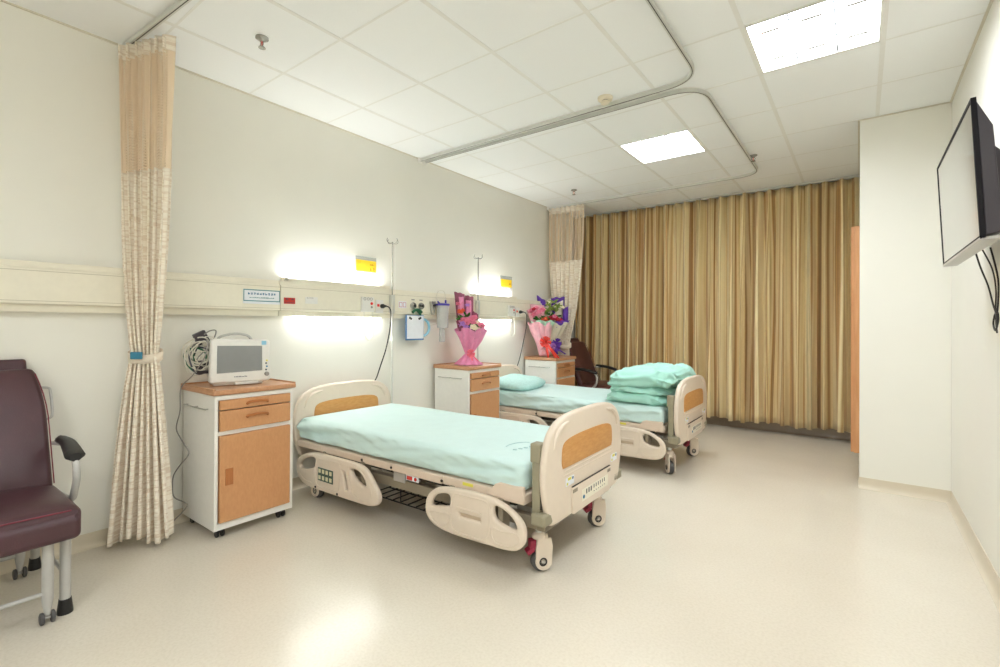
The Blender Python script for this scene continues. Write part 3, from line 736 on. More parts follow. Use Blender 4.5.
def bed(lab, x, y, rz, mark, c_ang, seed):
    t = thing('hospital_bed', lab, 'hospital bed', (x, y, 0), rz, 'adjustable hospital beds')
    hb = end_board(.065, .045, -1, .92, t, 'headboard', False); hb.location = (0, -.015, -.012)
    fb = end_board(2.17, .038, 1, .955, t, 'footboard', True); fb.location = (0, .022, 0)
    # control drawer, stickers
    cp = MB().add(plate([Vector(p) for p in ((-.205, .392), (.275, .392), (.275, .262), (.262, .25), (-.19, .25), (-.205, .262))], [], .012, .003), T((2.172, .0, 0)) @ YZ).build('control_panel', 'beige', fb)
    MB().box(2.168, 2.1785, -.207, .277, .392, .3945).build('gap', 'dark', cp)
    MB().box(2.176, 2.180, -.204, -.155, .362, .380).box(2.176, 2.180, .235, .274, .362, .380).build('latch', 'chassis', cp)
    MB().box(2.177, 2.1785, -.10, .24, .288, .352).build('key_strip', 'rail', cp)
    mb = MB()
    for i in range(3): mb.box(2.178, 2.180, -.050 + i * .028, -.040 + i * .028, .318, .343)
    for i in range(6): mb.box(2.178, 2.180, .045 + i * .028, .050 + i * .028, .324, .344)
    for i in range(6): mb.box(2.178, 2.179, .045 + i * .028, .055 + i * .028, .304, .308)
    mb.build('key', 'print', cp, smooth=False)
    MB().cyl((2.178, -.08, .31), (2.181, -.08, .31), .010).build('power_key', 'blueprint', cp)
    for q, z in ((-.27, .43), (.30, .425)):
        s = MB().box(2.1695, 2.1715, q, q + .09, z - .020, z + .022).build('sticker', 'paper', fb)
        MB().box(2.1715, 2.172, q + .022, q + .060, z + .006, z + .020).box(2.1715, 2.172, q + .008, q + .024, z - .016, z - .003).build('yellow_mark', 'yellow', s, smooth=False)
        MB().cyl((2.1712, q + .076, z + .010), (2.172, q + .076, z + .010), .008).build('blue_mark', 'blueprint', s)
    MB().tube([(2.170, -.30, .470), (2.170, .33, .470)], .0035, 6).tube([(2.170, -.29, .492), (2.170, .32, .492)], .0035, 6).build('moulding', 'beige', fb)
    # posts and clamps
    for px, s2 in ((2.102, 1), (.045, -1)):
        for s in (-1, 1):
            if px > 1:
                mb = MB().box(px - .028, px + .028, s * .405 - .03, s * .405 + .03, .56, .655).box(px - .02, px + .026, s * .405 - .026, s * .405 + .026, .30, .57)
                p = mb.build('corner_post', 'post', t, bevel=.008)
                MB().box(px - .012, px + .068, min(s * .37, s * (.455 if s < 0 else .505)), max(s * .37, s * (.455 if s < 0 else .505)), .268, .328).build('clamp', 'post', p, bevel=.012)
                MB().box(px + .024, px + .032, s * .405 - .02, s * .405 + .02, .34, .60).build('shadow_gap', 'dark', p)
            else:
                p = MB().box(.062, .10, s * .39 - .03, s * .39 + .03, .24, .50).build('corner_post', 'post', t, bevel=.008)
                MB().tube([(.10, s * .39, .33), (.25, s * .36, .33)], .012, 8).build('clamp', 'greytube', p)
    # casters
    for k, (cx, cy) in enumerate(((2.07, -.34), (2.07, .315), (.30, -.395), (.30, .395))):
        caster(t, cx, cy if k != 0 else -.34, c_ang[k], stem=.262)
    # chassis
    mb = MB()
    for s in (-1, 1): mb.box(.24, 2.14, s * .375 - .02, s * .375 + .02, .226, .286)
    mb.box(.27, .33, -.41, .41, .225, .275).box(2.09, 2.14, -.40, .40, .225, .275).box(1.2, 1.25, -.3, .3, .225, .275)
    mb.build('chassis', 'chassis', t, bevel=.004)
    mb = MB()
    for s in (-1, 1):
        mb.box(.35, 1.95, s * .36 - .012, s * .36 + .012, .305, .345)
    for xx in (.5, 1.0, 1.45, 1.85): mb.box(xx - .02, xx + .02, -.36, .36, .30, .343)
    mb.build('lift_frame', 'dark', t)
    MB().cyl((.75, -.2, .25), (1.25, -.16, .29), .03, n=16).box(1.08, 1.2, -.27, -.13, .23, .31).build('lift_motor', 'whiteplastic', t, bevel=.004)
    MB().box(1.93, 2.02, -.33, -.22, .25, .30).build('control_box', 'greytube', t, bevel=.004)
    MB().box(1.07, 1.17, -.40, -.34, .27, .335).build('junction_box', 'greytube', t, bevel=.004)
    # wire racks
    mb = MB()
    for z, xa, xb in ((.296, 1.12, 1.52), (.115, .80, 1.34)):
        for q in (-.34, -.19, -.04): mb.tube([(xa, q, z), (xb, q, z)], .0045, 6)
        nn = 7 if z > .2 else 8
        for q in [xa + (xb - xa) * i / nn for i in range(nn + 1)]: mb.tube([(q, -.34, z + .005), (q, -.04, z + .005)], .0042, 6)
    for q in (.80, 1.07, 1.34): mb.tube([(q, -.34, .115), (q, -.34, .24)], .004, 6); mb.tube([(q, -.05, .115), (q, -.05, .25)], .004, 6)
    mb.build('wire_rack', 'blackmetal', t)
    # deck
    hw = .455
    for a, b in ((.115, .84), (.846, 1.11), (1.116, 1.52)):
        MB().box(a, b, -hw, hw, .348, .395).build('deck_section', 'deck', t, bevel=.008)
    mb = MB(); mb.box(1.526, 2.055, -hw, hw, .352, .40)
    for s in (-1, 1):
        pr = [(1.83, .395), (1.86, .40), (1.88, .425), (1.91, .437), (2.05, .437), (2.055, .36), (1.83, .36)]
        mb.prism(pr, min(s * .432, s * (hw + .002)), max(s * .432, s * (hw + .002)), 'y')
    ds = mb.build('deck_section', 'deck', t, bevel=.006)
    MB().box(1.67, 1.74, -hw - .0015, -hw, .378, .394).build('yellow_sticker', 'yellow', ds)
    mb = MB()
    for q in (.84, 1.113, 1.52): mb.cyl((q, -hw - .004, .37), (q, -hw, .37), .008, n=10)
    mb.build('hinge_pin', 'dark', t)
    lb = MB().box(1.235, 1.335, -.450, -.445, .320, .350).build('label_plate', 'paper', t)
    MB().box(1.242, 1.285, -.452, -.450, .324, .346).build('red_mark', 'red', lb); MB().cyl((1.312, -.450, .335), (1.312, -.453, .335), .010).build('red_dot', 'red', lb)
    for wch in 'AB':
        for s in (-1, 1): side_rail(t, wch, s)
    m = mattress_mesh(.10, 2.045, .895, .398, .548, seed).build('mattress', 'sheet', t, angle=80)
    if mark:
        mb = MB()
        random.seed(3)
        cx, cy, zz = 1.90, -.17, .5455
        pts = [(cx - .05 + .075 * math.cos(a) * (1), cy + .11 * math.sin(a), zz + .004) for a in [PI * (.25 + i * .1) for i in range(14)]]
        mb.tube(pts[3:10], .0018, 5)
        for i in range(6):
            px, py = cx - .05 + i * .012, cy - .08 + i * .035
            mb.tube([(px, py, zz + .004), (px + .02, py + .008, zz + .004), (px + .012, py + .022, zz + .004)], .0025, 5)
        mb.build('printed_mark', 'tealprint', m)
    return t
bed('adjustable bed in foreground with flat bare mint mattress, between monitor cabinet and viewer', 0, 2.33, math.radians(1.2), True, (-.62, -.70, PI * .5, PI * .5), 0)
bed('adjustable bed near the drapes with folded mint quilt and pillow on it', .02, 4.345, math.radians(.6), False, (-2.5, -.75, PI * .5, PI * .5), 9)

# pillow and quilt on far bed
def soft(name, mt, label, cat, loc, rz, shape, seed, amp=.01, freq=6, tilt=(0, 0), sub=0):
    mb = MB(); nu, nv = 72, 36
    sx, sy, sz = shape
    def f(u, v):
        a = 2 * PI * u; b = PI * v
        cx, sxn, cz = math.cos(a), math.sin(a), math.cos(b); rb = math.sin(b)
        sg = lambda q, e: math.copysign(abs(q) ** e, q)
        p = Vector((sx * sg(cx, .45) * sg(rb, .5), sy * sg(sxn, .45) * sg(rb, .5), sz * sg(cz, .9)))
        # pinch corners
        k = (abs(p.x) / sx) ** 3 * (abs(p.y) / sy) ** 3
        p.z *= (1 - .75 * k)
        n = noise.noise(p * freq + Vector((seed, 0, 0))) + .5 * noise.noise(p * freq * 2.3 + Vector((seed, 5, 0)))
        d = p.normalized(); return p + Vector((d.x * .5, d.y * .5, d.z)) * n * amp
    mb.grid(f, nu, nv, cu=True)
    bmesh.ops.remove_doubles(mb.bm, verts=mb.bm.verts, dist=.0005)
    o = mb.build(name, mt, angle=85); o.location = loc; o.rotation_euler = (tilt[0], tilt[1], rz)
    return tag(o, label, cat)
soft('pillow', 'pillow', 'pale mint pillow lying at head of the far bed', 'pillow', (.42, 4.25, .606), .18, (.22, .33, .062), 3, .02, 8, (0, .10))

def quilt():
    mb = MB()
    def layer(cx, cy, cz, sx, sy, sz, seed, tilt=0., amp=.018):
        def f(u, v):
            a = 2 * PI * u; b = PI * v
            sg = lambda q, e: math.copysign(abs(q) ** e, q)
            ca, sa, cb, sb = math.cos(a), math.sin(a), math.cos(b), math.sin(b)
            p = Vector((sx * sg(ca, .4) * sg(sb, .45), sy * sg(sa, .4) * sg(sb, .45), sz * sg(cb, .85)))
            w = noise.noise(Vector((p.x * 7 + seed, p.y * 7, p.z * 4))) * amp
            rg = 1 - abs(noise.noise(Vector((p.x * 5 + p.z * 7 + seed, p.y * 4, p.z * 16 + p.x * 4)))) * 2
            w += (rg ** 3) * amp * .8 + noise.noise(p * 19 + Vector((seed, 0, 0))) * amp * .35
            r2 = 1 - abs(noise.noise(Vector((p.x * 9 - p.z * 12 + noise.noise(p * 4) * 1.5, p.y * 5 + seed, p.z * 5)))) * 3
            w -= max(0, r2) ** 2 * amp * .45
            d = Vector((p.x / sx * .7, p.y / sy * .7, p.z / sz)).normalized()
            p = p + d * w
            p.z += (p.x) * tilt - .03 * (abs(p.x) / sx) ** 4 * (1 if p.z > 0 else .3)
            return p + Vector((cx, cy, cz))
        mb.grid(f, 110, 44, cu=True)
    layer(-.03, 0, .055, .275, .42, .058, 1, 0, .022)
    layer(-.02, .01, .128, .275, .41, .046, 5, 0, .022)
    layer(.0, .0, .222, .30, .41, .088, 11, .10, .032)
    bmesh.ops.remove_doubles(mb.bm, verts=mb.bm.verts, dist=.0004)
    o = mb.build('folded_quilt', 'quilt', angle=85); o.location = (1.835, 4.36, .541); o.rotation_euler = (0, 0, .01)
    tag(o, 'thick mint quilt folded in layers at foot of the far bed', 'quilt')
quilt()

# ------------------------------------------------------------------ patient monitor + cables
def monitor():
    t = thing('patient_monitor', 'white patient monitor with grey screen on the near bedside cabinet', 'patient monitor', (.29, 1.395, .8495), math.radians(-13))
    # faces +x
    prof = [(-.165, .03), (-.16, .27), (-.15, .285), (.15, .275), (.165, .262), (.17, .03), (.16, .018), (-.155, .018)]
    MB().prism(prof, .0, .055, 'x').build('bezel', 'whiteplastic', t, bevel=.012, seg=3)
    MB().prism([(-.15, .035), (-.145, .262), (.14, .255), (.15, .035)], -.13, .001, 'x').build('casing', 'whiteplastic', t, bevel=.015, seg=3)
    MB().prism([(-.128, .078), (-.126, .243), (.118, .238), (.120, .085)], .052, .0575, 'x').build('screen', 'screen', t, bevel=.001)
    MB().box(.054, .0575, .115, .142, .243, .268).build('corner_badge', 'ltblue', t)
    mb = MB()
    for i in range(9): mb.box(.055, .0562, -.035 + i * .008, -.030 + i * .008, .050, .050 + random.uniform(.005, .008))
    mb.build('lettering', 'print', t, smooth=False)
    MB().lathe((.054, .145, .062), [(.013, 0), (.013, .014), (.010, .018)], (1, 0, 0)).build('knob', 'greycable', t)
    for i, (z, m_) in enumerate(((.145, 'yellow'), (.128, 'print'), (.108, 'blueprint'), (.088, 'print'))):
        MB().cyl((.053, .146 - (i % 2) * .004, z), (.058, .146 - (i % 2) * .004, z), .0055, n=10).build('button', m_, t)
    MB().tube(catmull([(-.04, -.11, .276), (-.03, -.09, .298), (-.03, -.02, .312), (-.03, .05, .302), (-.04, .08, .272)], 4, False), .008, 8).build('handle', 'greytube', t)
    MB().box(-.11, .03, -.14, .13, .002, .024).build('foot', 'whiteplastic', t, bevel=.006)
    MB().box(.025, .055, -.03, .10, .004, .020).build('front_latch', 'whiteplastic', t, bevel=.003)
    # lead bundle hanging at its side
    t = thing('sensor_cable_bundle', 'tangled bundle of coiled white sensor leads hung left of the patient monitor', 'cables', (.17, 1.235, 1.03))
    rnd = random.Random(5)
    for i in range(16):
        r1, r2 = rnd.uniform(.05, .085), rnd.uniform(.055, .10); cx, cz = rnd.uniform(-.02, .02), rnd.uniform(-.035, .03); yy = rnd.uniform(-.035, .03)
        tl = rnd.uniform(-.5, .5)
        pts = []
        for k in range(28):
            a = 2 * PI * k / 28
            pts.append((.03 * math.sin(a * 2 + i) + cx + r1 * .5 * math.cos(a), yy + r1 * math.cos(a) * .75, cz + r2 * math.sin(a) + tl * .03 * math.cos(a)))
        MB().tube(pts, rnd.choice((.003, .004, .005)), 6, closed=True).build('lead_coil', ('whitecable', 'whitecable', 'greycable', 'whitecable', 'whitecable', 'whitecable', 'green', 'print')[i % 8], t)
    MB().box(-.02, .01, -.04, .03, .07, .145, rot=Matrix.Rotation(.45, 3, 'X')).build('connector_block', 'tvback', t, bevel=.005)
    MB().box(-.02, .015, -.03, .05, -.11, -.03).build('module', 'tvback', t, bevel=.005)
    MB().tube(catmull([(0, 0, .12), (.03, .03, .15), (.04, .06, .15), (.03, .05, .10), (.02, .0, .04)], 5, False), .004, 6).build('short_lead', 'greycable', t)
    # power lead down the cabinet side
    t = thing('monitor_power_lead', 'thin grey power lead trailing down left side of the monitor cabinet', 'power cord', (0, 0, 0))
    pts = [(.22, 1.24, 1.13), (.33, 1.20, 1.10), (.38, 1.165, 1.03), (.275, 1.145, .925), (.136, 1.135, .84), (.139, 1.13, .709), (.085, 1.13, .594), (.18, 1.13, .53), (.268, 1.13, .476), (.15, 1.13, .39), (.05, 1.13, .31), (.03, 1.13, .24), (.06, 1.13, .178), (.25, 1.13, .180), (.20, 1.12, .12), (.155, 1.10, .075), (.15, 1.07, .03)]
    MB().tube(catmull(pts, 6, False), .0035, 7).build('cable', 'greycable', t)
    MB().lathe((.15, 1.07, .028), [(.006, 0), (.016, -.006), (.018, -.022)][::-1], (0, 0, 1)).cyl((.143, 1.07, .0), (.143, 1.07, .008), .003, n=8).cyl((.157, 1.07, .0), (.157, 1.07, .008), .003, n=8).build('plug', 'greycable', t)
monitor()

# ------------------------------------------------------------------ curtains
def drape_grid(A0, B0, A1, B1, A2, B2, ztop, ztie, zbot, n, amps, z0, z1, nu, nv, fabric, seed, bulge=0):
    """cloth from plan line A0-B0 at ztop via A1-B1 at ztie to A2-B2 at zbot, n folds; only the z range z0..z1 is made"""
    def lerp(a, b, t): return a + (b - a) * t
    def f(u, v):
        z = lerp(z0, z1, v)
        if z >= ztie:
            k = (ztop - z) / (ztop - ztie); ks = k ** 2.6
            A, B = Vector(A0).lerp(Vector(A1), ks), Vector(B0).lerp(Vector(B1), ks); amp = lerp(amps[0], amps[1], k)
        else:
            k = (ztie - z) / (ztie - zbot); ks = k ** .8
            A, B = Vector(A1).lerp(Vector(A2), ks), Vector(B1).lerp(Vector(B2), ks); amp = lerp(amps[1], amps[2], ks)
        d = B - A; nr = Vector((-d.y, d.x)).normalized()
        ph = 2 * PI * n * (u + .02 * noise.noise(Vector((u * 9, z * .5, seed)))) + .35 * noise.noise(Vector((u * 5, z * 1.1, seed + 3)))
        w = math.sin(ph); w = math.copysign(abs(w) ** .8, w)
        am = amp * (1 + .45 * noise.noise(Vector((u * n * 1.3, z * .8, seed + 7))))
        off = nr * w * am + d.normalized() * math.sin(2 * ph) * am * .28
        p = A + d * u + off
        return Vector((p.x, p.y, z))
    uv = lambda u, v: (u * fabric, lerp(z0, z1, v))
    return f, uv
def cubicle_curtain(label, P, ztop, tie, zb, seed, loc, amps=(.038, .026, .056)):
    t = thing('cubicle_curtain', label, 'curtain', loc, 0, 'beige cubicle curtains tied in bundles')
    A0, B0, A1, B1, A2, B2 = [tuple(Vector(q) - Vector(loc[:2])) for q in P]
    args = (A0, B0, A1, B1, A2, B2, ztop, tie, zb, 7, amps)
    f, uv = drape_grid(*args, 2.06, zb, 320, 60, 2.4, seed)
    g = lambda u, v: f(u, v) + Vector((0, 0, -.02 * math.sin(u * 9 + 1) * v if v > .9 else 0))
    mb = MB(); mb.grid(g, 320, 60, uv=uv); mb.build('cloth', 'cloth', t, solid=.002, angle=180)
    f, uv = drape_grid(*args, ztop - .07, 2.055, 320, 20, 2.4, seed)
    mb = MB(); mb.grid(f, 320, 20, uv=uv); mb.build('net_header', 'net', t, angle=180)
    f2, uv = drape_grid(*args, ztop, ztop - .075, 320, 4, 2.4, seed)
    mb = MB(); mb.grid(lambda u, v: f2(u, v) + Vector((0, 0, .012 * math.sin(2 * PI * 7 * u + 1) * (1 - v))), 320, 4, uv=uv); mb.build('heading_tape', 'cloth', t, solid=.002, angle=180)
    mb = MB(); mb.grid(lambda u, v: f(u, v * 0) + Vector((0, 0, -.655 - .02 + v * .03)) if False else f2(u, 1) * 1, 2, 1) if False else None
    for i in range(8):
        u = (i + .5) / 8; p = Vector(A0).lerp(Vector(B0), u)
        MB().tube([(p.x, p.y, ztop - .03), (p.x, p.y, ztop + .02)], .003, 6).build('hook', 'whiteplastic', t)
    # tie band
    c = (Vector(A1) + Vector(B1)) / 2; d = (Vector(B1) - Vector(A1)); L = d.length / 2 + .022; ang = math.atan2(d.y, d.x)
    def band(u, v):
        a = 2 * PI * u; x, y = L * math.cos(a), .042 * math.sin(a)
        return Vector((c.x + x * math.cos(ang) - y * math.sin(ang), c.y + x * math.sin(ang) + y * math.cos(ang), tie - .025 + .05 * v + .02 * math.sin(a)))
    mb = MB(); mb.grid(band, 40, 2, cu=True); b = mb.build('tie_band', 'cloth', t, solid=.004)
    return t, c, b
t, c, b = cubicle_curtain('beige wavy-patterned curtain bundle hanging beside the patient monitor, tied with teal clip',
    [(.03, .862), (.40, .988), (.13, .900), (.215, .992), (.09, .803), (.30, 1.046)], 2.765, 1.045, .045, 2, (.2, .92, 0))
nv_ = Vector((.95, -.30, 0))
mb = MB().box(-.004, .006, -.030, .030, -.020, .020, rot=None); o = mb.build('clip', 'teal', b, bevel=.005)
o.location = (c.x + .035, c.y - .052, 1.048); o.rotation_euler = (0, 0, -.75)
t, c, b = cubicle_curtain('pale beige curtain bundle hanging in far left corner beyond the purple bouquet',
    [(.03, 5.49), (.54, 5.50), (.20, 5.475), (.36, 5.475), (.08, 5.475), (.40, 5.475)], 2.765, .96, .08, 5, (.3, 5.49, 0), (.03, .022, .026))

def window_drape(label, x0, x1, seed, n, y=6.20):
    def f(u, v):
        z = 2.77 + (.115 + .012 * math.sin(u * 17 + seed) - 2.77) * v
        ph = 2 * PI * n * (u + .012 * noise.noise(Vector((u * 14, z * .25, seed)))) + .6 * noise.noise(Vector((u * 7, z * .5, seed + 3)))
        w = math.sin(ph); w = math.copysign(abs(w) ** .75, w)
        am = (.050 + .030 * v) * (1 + .9 * noise.noise(Vector((u * n * .9, z * .35, seed + 7))))
        # secondary fine creases near the heading
        c2 = math.sin(ph * 3 + seed) * .006 * (1 - v) ** 1.5
        x = x0 + (x1 - x0) * u + math.sin(2 * ph) * am * .42
        return Vector((x - (x0 + x1) / 2, w * am + c2, z))
    t = thing('window_drape', label, 'drape', ((x0 + x1) / 2, y, 0), 0, 'floor-length striped drapes')
    mb = MB(); mb.grid(f, 560, 26, uv=lambda u, v: (u * (x1 - x0) * 2.0 + seed * 3.1, v)); mb.build('cloth', 'drape', t, solid=.002, angle=180)
    MB().box(x0 - (x0 + x1) / 2, x1 - (x0 + x1) / 2, -.012, .012, 2.775, 2.798).build('curtain_track', 'alu', t)
window_drape('gold and brown striped drape on the left, behind the far bed and chair', .04, 1.775, 1, 14)
window_drape('gold and brown striped drape on the right, hanging beside the white column', 1.788, 3.345, 6, 12, 6.20)

# ------------------------------------------------------------------ curtain tracks, sprinklers, detector
def track(label, pts):
    t = thing('curtain_track', label, 'curtain track', (pts[0][0], pts[0][1], H), 0, 'ceiling curtain tracks')
    o = Vector((pts[0][0], pts[0][1]))
    pl = []
    n = len(pts)
    R = .22
    for i, p in enumerate(pts):
        p = Vector(p[:2]) - o
        if 0 < i < n - 1:
            a = (Vector(pts[i - 1][:2]) - o - p).normalized(); b = (Vector(pts[i + 1][:2]) - o - p).normalized()
            s, e = p + a * R, p + b * R
            for k in range(11):
                q = k / 10; pl.append(s * (1 - q) ** 2 + p * 2 * q * (1 - q) + e * q * q)
        else: pl.append(p)
    def sweep(name, m, w, z0, z1):
        mb = MB(); prev = None
        for i, p in enumerate(pl):
            d = (pl[min(i + 1, len(pl) - 1)] - pl[max(i - 1, 0)]).normalized(); nr = Vector((-d.y, d.x)) * w
            R_ = [mb.bm.verts.new((p.x + nr.x * s, p.y + nr.y * s, z)) for s, z in ((-1, z0), (1, z0), (1, z1), (-1, z1))]
            if prev: mb.bridge(prev, R_)
            else: first = R_
            prev = R_
        mb.cap(first, True); mb.cap(prev); mb.build(name, m, t, smooth=False)
    sweep('rail', 'alu', .011, -.030, -.008); sweep('slot', 'dark', .0022, -.0308, -.0295); sweep('spacer', 'whiteplastic', .006, -.008, .0)
    for s in (0, -1):
        p = pl[s]; MB().box(p.x - .012, p.x + .012, p.y - .022, p.y + .022, -.042, 0).build('end_bracket', 'whiteplastic', t, bevel=.003)
track('curved curtain track around the near bed, ending above the foreground curtain bundle', [(.012, .875), (2.55, 1.03), (2.55, 3.155), (.02, 3.165)])
track('curved curtain track around the far bed, ending above the corner curtain bundle', [(.02, 3.225), (2.535, 3.245), (2.535, 5.495), (.02, 5.50)])
for x, y, lab in ((.722, 1.31, 'chrome ceiling sprinkler head above the monitor cabinet, largest of the three'), (.687, 4.969, 'chrome ceiling sprinkler head near the far left corner'), (2.565, 4.93, 'small sprinkler head beside the curved track near the column')):
    t = thing('sprinkler', lab, 'sprinkler', (x, y, H), 0, 'ceiling sprinklers')
    MB().lathe((0, 0, 0), [(.034, 0), (.034, -.006), (.018, -.014), (.012, -.022)][::-1]).build('escutcheon', 'steel', t)
    MB().tube([(-.010, 0, -.018), (-.016, 0, -.035), (-.006, 0, -.052)], .003, 6).tube([(.010, 0, -.018), (.016, 0, -.035), (.006, 0, -.052)], .003, 6).build('yoke_arm', 'steel', t)
    MB().cyl((0, 0, -.02), (0, 0, -.05), .003).build('bulb', 'red', t)
    MB().lathe((0, 0, -.052), [(.006, .0), (.018, -.001), (.020, -.004), (.004, -.006)][::-1]).build('deflector', 'steel', t)
t = thing('smoke_detector', 'round cream smoke detector on the ceiling beside the twin curtain tracks', 'smoke detector', (1.945, 3.075, H))
MB().lathe((0, 0, 0), [(.012, -.046), (.026, -.044), (.030, -.036), (.030, -.028)], n=28).build('sensor_cap', 'smoke', t)
MB().lathe((0, 0, 0), [(.026, -.030), (.026, -.022)], n=28).build('vent_slot', 'dark', t)
MB().lathe((0, 0, 0), [(.036, -.024), (.048, -.018), (.052, -.008), (.052, 0)], n=28).build('base', 'smoke', t)

# ------------------------------------------------------------------ reclining chairs
def chair(label, loc, rz, lm, proto=None):
    t = thing('bedside_chair', label, 'chair', loc, rz, 'leather bedside chairs')
    hw = .265
    # seat: profile extruded with crowned cushion
    mb = MB()
    def cushion(x0, x1, y0, y1, z0, z1, crown, tiltfn=None, r=.03):
        nx = ny = 18
        def f(u, v):
            return None
        mb2 = MB(); V = {}
        def P(a, b, c):
            x = x0 + (x1 - x0) * a; y = y0 + (y1 - y0) * b; z = z0 + (z1 - z0) * c
            e = (1 - (2 * a - 1) ** 4) * (1 - (2 * b - 1) ** 4)
            if c == 1: z += crown * e - (1 - e) * .012
            if c == 0: z += (1 - e) * .006
            p = Vector((x, y, z)); return tiltfn(p) if tiltfn else p
        nz = 4
        def G(i, j, k):
            if (i, j, k) not in V: V[(i, j, k)] = mb2.bm.verts.new(P(i / nx, j / ny, k / nz))
            return V[(i, j, k)]
        for i in range(nx):
            for j in range(ny):
                mb2.bm.faces.new((G(i, j, nz), G(i + 1, j, nz), G(i + 1, j + 1, nz), G(i, j + 1, nz))); mb2.bm.faces.new((G(i, j, 0), G(i, j + 1, 0), G(i + 1, j + 1, 0), G(i + 1, j, 0)))
        for k in range(nz):
            for i in range(nx):
                mb2.bm.faces.new((G(i, 0, k), G(i + 1, 0, k), G(i + 1, 0, k + 1), G(i, 0, k + 1))); mb2.bm.faces.new((G(i, ny, k), G(i, ny, k + 1), G(i + 1, ny, k + 1), G(i + 1, ny, k)))
                mb2.bm.faces.new((G(0, i, k), G(0, i, k + 1), G(0, i + 1, k + 1), G(0, i + 1, k))); mb2.bm.faces.new((G(nx, i, k), G(nx, i + 1, k), G(nx, i + 1, k + 1), G(nx, i, k + 1)))
        return mb2
    s = cushion(.28, .772, -hw - .016, hw + .016, .325, .472, .022).build('seat', lm, t, bevel=.03, seg=4, angle=60)
    MB().tube(catmull([(.77, -hw + .02, .455), (.772, 0, .46), (.77, hw - .02, .455)], 4, False), .003, 6).build('seat_seam', 'piping', s)
    # backrest: leaning panel; local frame: thickness along normal
    a = math.radians(23.5)
    def lean(p): # p.x = across thickness, p.z height along the back
        h = p.z; th = p.x
        return Vector((.335 - math.sin(a) * h + math.cos(a) * th, p.y, .445 + math.cos(a) * h + math.sin(a) * th))
    def backmesh(y0, y1, h0, h1, th, crown=.02):
        m2 = MB(); V = {}; nx, nz_ = 16, 24
        def P(i, j, k):
            yy = y0 + (y1 - y0) * i / nx; hh = h0 + (h1 - h0) * j / nz_
            u, v = 2 * i / nx - 1, 2 * j / nz_ - 1
            e = (1 - u ** 4) * (1 - v ** 6)
            taper = 1 - .13 * max(0, (j / nz_ - .55) / .45) ** 2
            yy = yy * taper
            x = (th / 2 + crown * e - .01) if k == 1 else (-th / 2 if k == 0 else 0)
            return lean(Vector((x, yy, hh)))
        def G(i, j, k):
            if (i, j, k) not in V: V[(i, j, k)] = m2.bm.verts.new(P(i, j, k))
            return V[(i, j, k)]
        for i in range(nx):
            for j in range(nz_):
                m2.bm.faces.new((G(i, j, 1), G(i + 1, j, 1), G(i + 1, j + 1, 1), G(i, j + 1, 1))); m2.bm.faces.new((G(i, j, 0), G(i, j + 1, 0), G(i + 1, j + 1, 0), G(i + 1, j, 0)))
        for i in range(nx):
            m2.bm.faces.new((G(i, 0, 0), G(i + 1, 0, 0), G(i + 1, 0, 1), G(i, 0, 1))); m2.bm.faces.new((G(i, nz_, 0), G(i, nz_, 1), G(i + 1, nz_, 1), G(i + 1, nz_, 0)))
        for j in range(nz_):
            m2.bm.faces.new((G(0, j, 0), G(0, j, 1), G(0, j + 1, 1), G(0, j + 1, 0))); m2.bm.faces.new((G(nx, j, 0), G(nx, j + 1, 0), G(nx, j + 1, 1), G(nx, j, 1)))
        return m2
    b = backmesh(-hw, hw, .0, .60, .075).build('backrest', lm, t, bevel=.022, seg=4, angle=60)
    for q in (-1, 1):
        pts = [lean(Vector((.038, q * hw * (1 - .13 * max(0, (k / 10 - .55) / .45) ** 2), .02 + .545 * k / 10))) for k in range(11)]
        MB().tube(pts, .0025, 6).build('piping', 'piping', b)
    hr = MB(); 
    me = [lean(Vector((x, y, h))) for x in (-.075, -.02) for y in (-.21, .215) for h in (.52, .668)]
    vs = [hr.bm.verts.new(p) for p in me]
    for q in ((0, 1, 3, 2), (4, 6, 7, 5), (0, 4, 5, 1), (2, 3, 7, 6), (0, 2, 6, 4), (1, 5, 7, 3)): hr.bm.faces.new([vs[i] for i in q])
    hr.build('headrest', lm, t, bevel=.015, seg=3)
    for q in (-1, 1):
        # arm pad
        ap = catmull([(.28, q * .300, .665), (.38, q * .305, .665), (.48, q * .302, .650), (.575, q * .298, .628)], 4, False)
        mb2 = MB(); prev = None
        for i, p in enumerate(ap):
            k = i / (len(ap) - 1); w = .024 + .014 * k; hgt = .019
            w *= (.55 if i in (0, len(ap) - 1) else 1)
            R_ = [mb2.bm.verts.new((p.x, p.y + w * math.cos(z) * (1), p.z + hgt * math.sin(z))) for z in [2 * PI * j / 12 for j in range(12)]]
            if prev: mb2.bridge(prev, R_)
            else: first = R_
            prev = R_
        mb2.cap(first, True); mb2.cap(prev); arm = mb2.build('armrest', 'black', t)
        MB().tube(catmull([(.550, q * .300, .625), (.575, q * .300, .585), (.578, q * .30, .53), (.555, q * .298, .475), (.515, q * .30, .435), (.46, q * .295, .42), (.36, q * .29, .415), (.28, q * .28, .42)], 5, False), .0145, 10).build('arm_tube', 'greytube', arm)
        MB().tube([(.36, q * .30, .655), (.27, q * .275, .65)], .011, 8).build('arm_link', 'greytube', arm)
        # push handle behind backrest
        MB().tube(catmull([lean(Vector((-.05, q * .22, .52))), lean(Vector((-.05, q * .285, .515))), lean(Vector((-.045, q * .295, .49))), lean(Vector((-.045, q * .295, .38))), lean(Vector((-.05, q * .28, .355))), lean(Vector((-.05, q * .22, .35)))], 3, False), .006, 8).build('push_handle', 'greytube', t)
        # front glide leg
        lg = MB().tube([(.672, q * .247, .335), (.672, q * .247, .045)], .019, 14).build('leg', 'greytube', t)
        MB().lathe((.672, q * .247, 0), [(.027, 0), (.027, .012), (.021, .062)]).build('rubber_foot', 'black', lg)
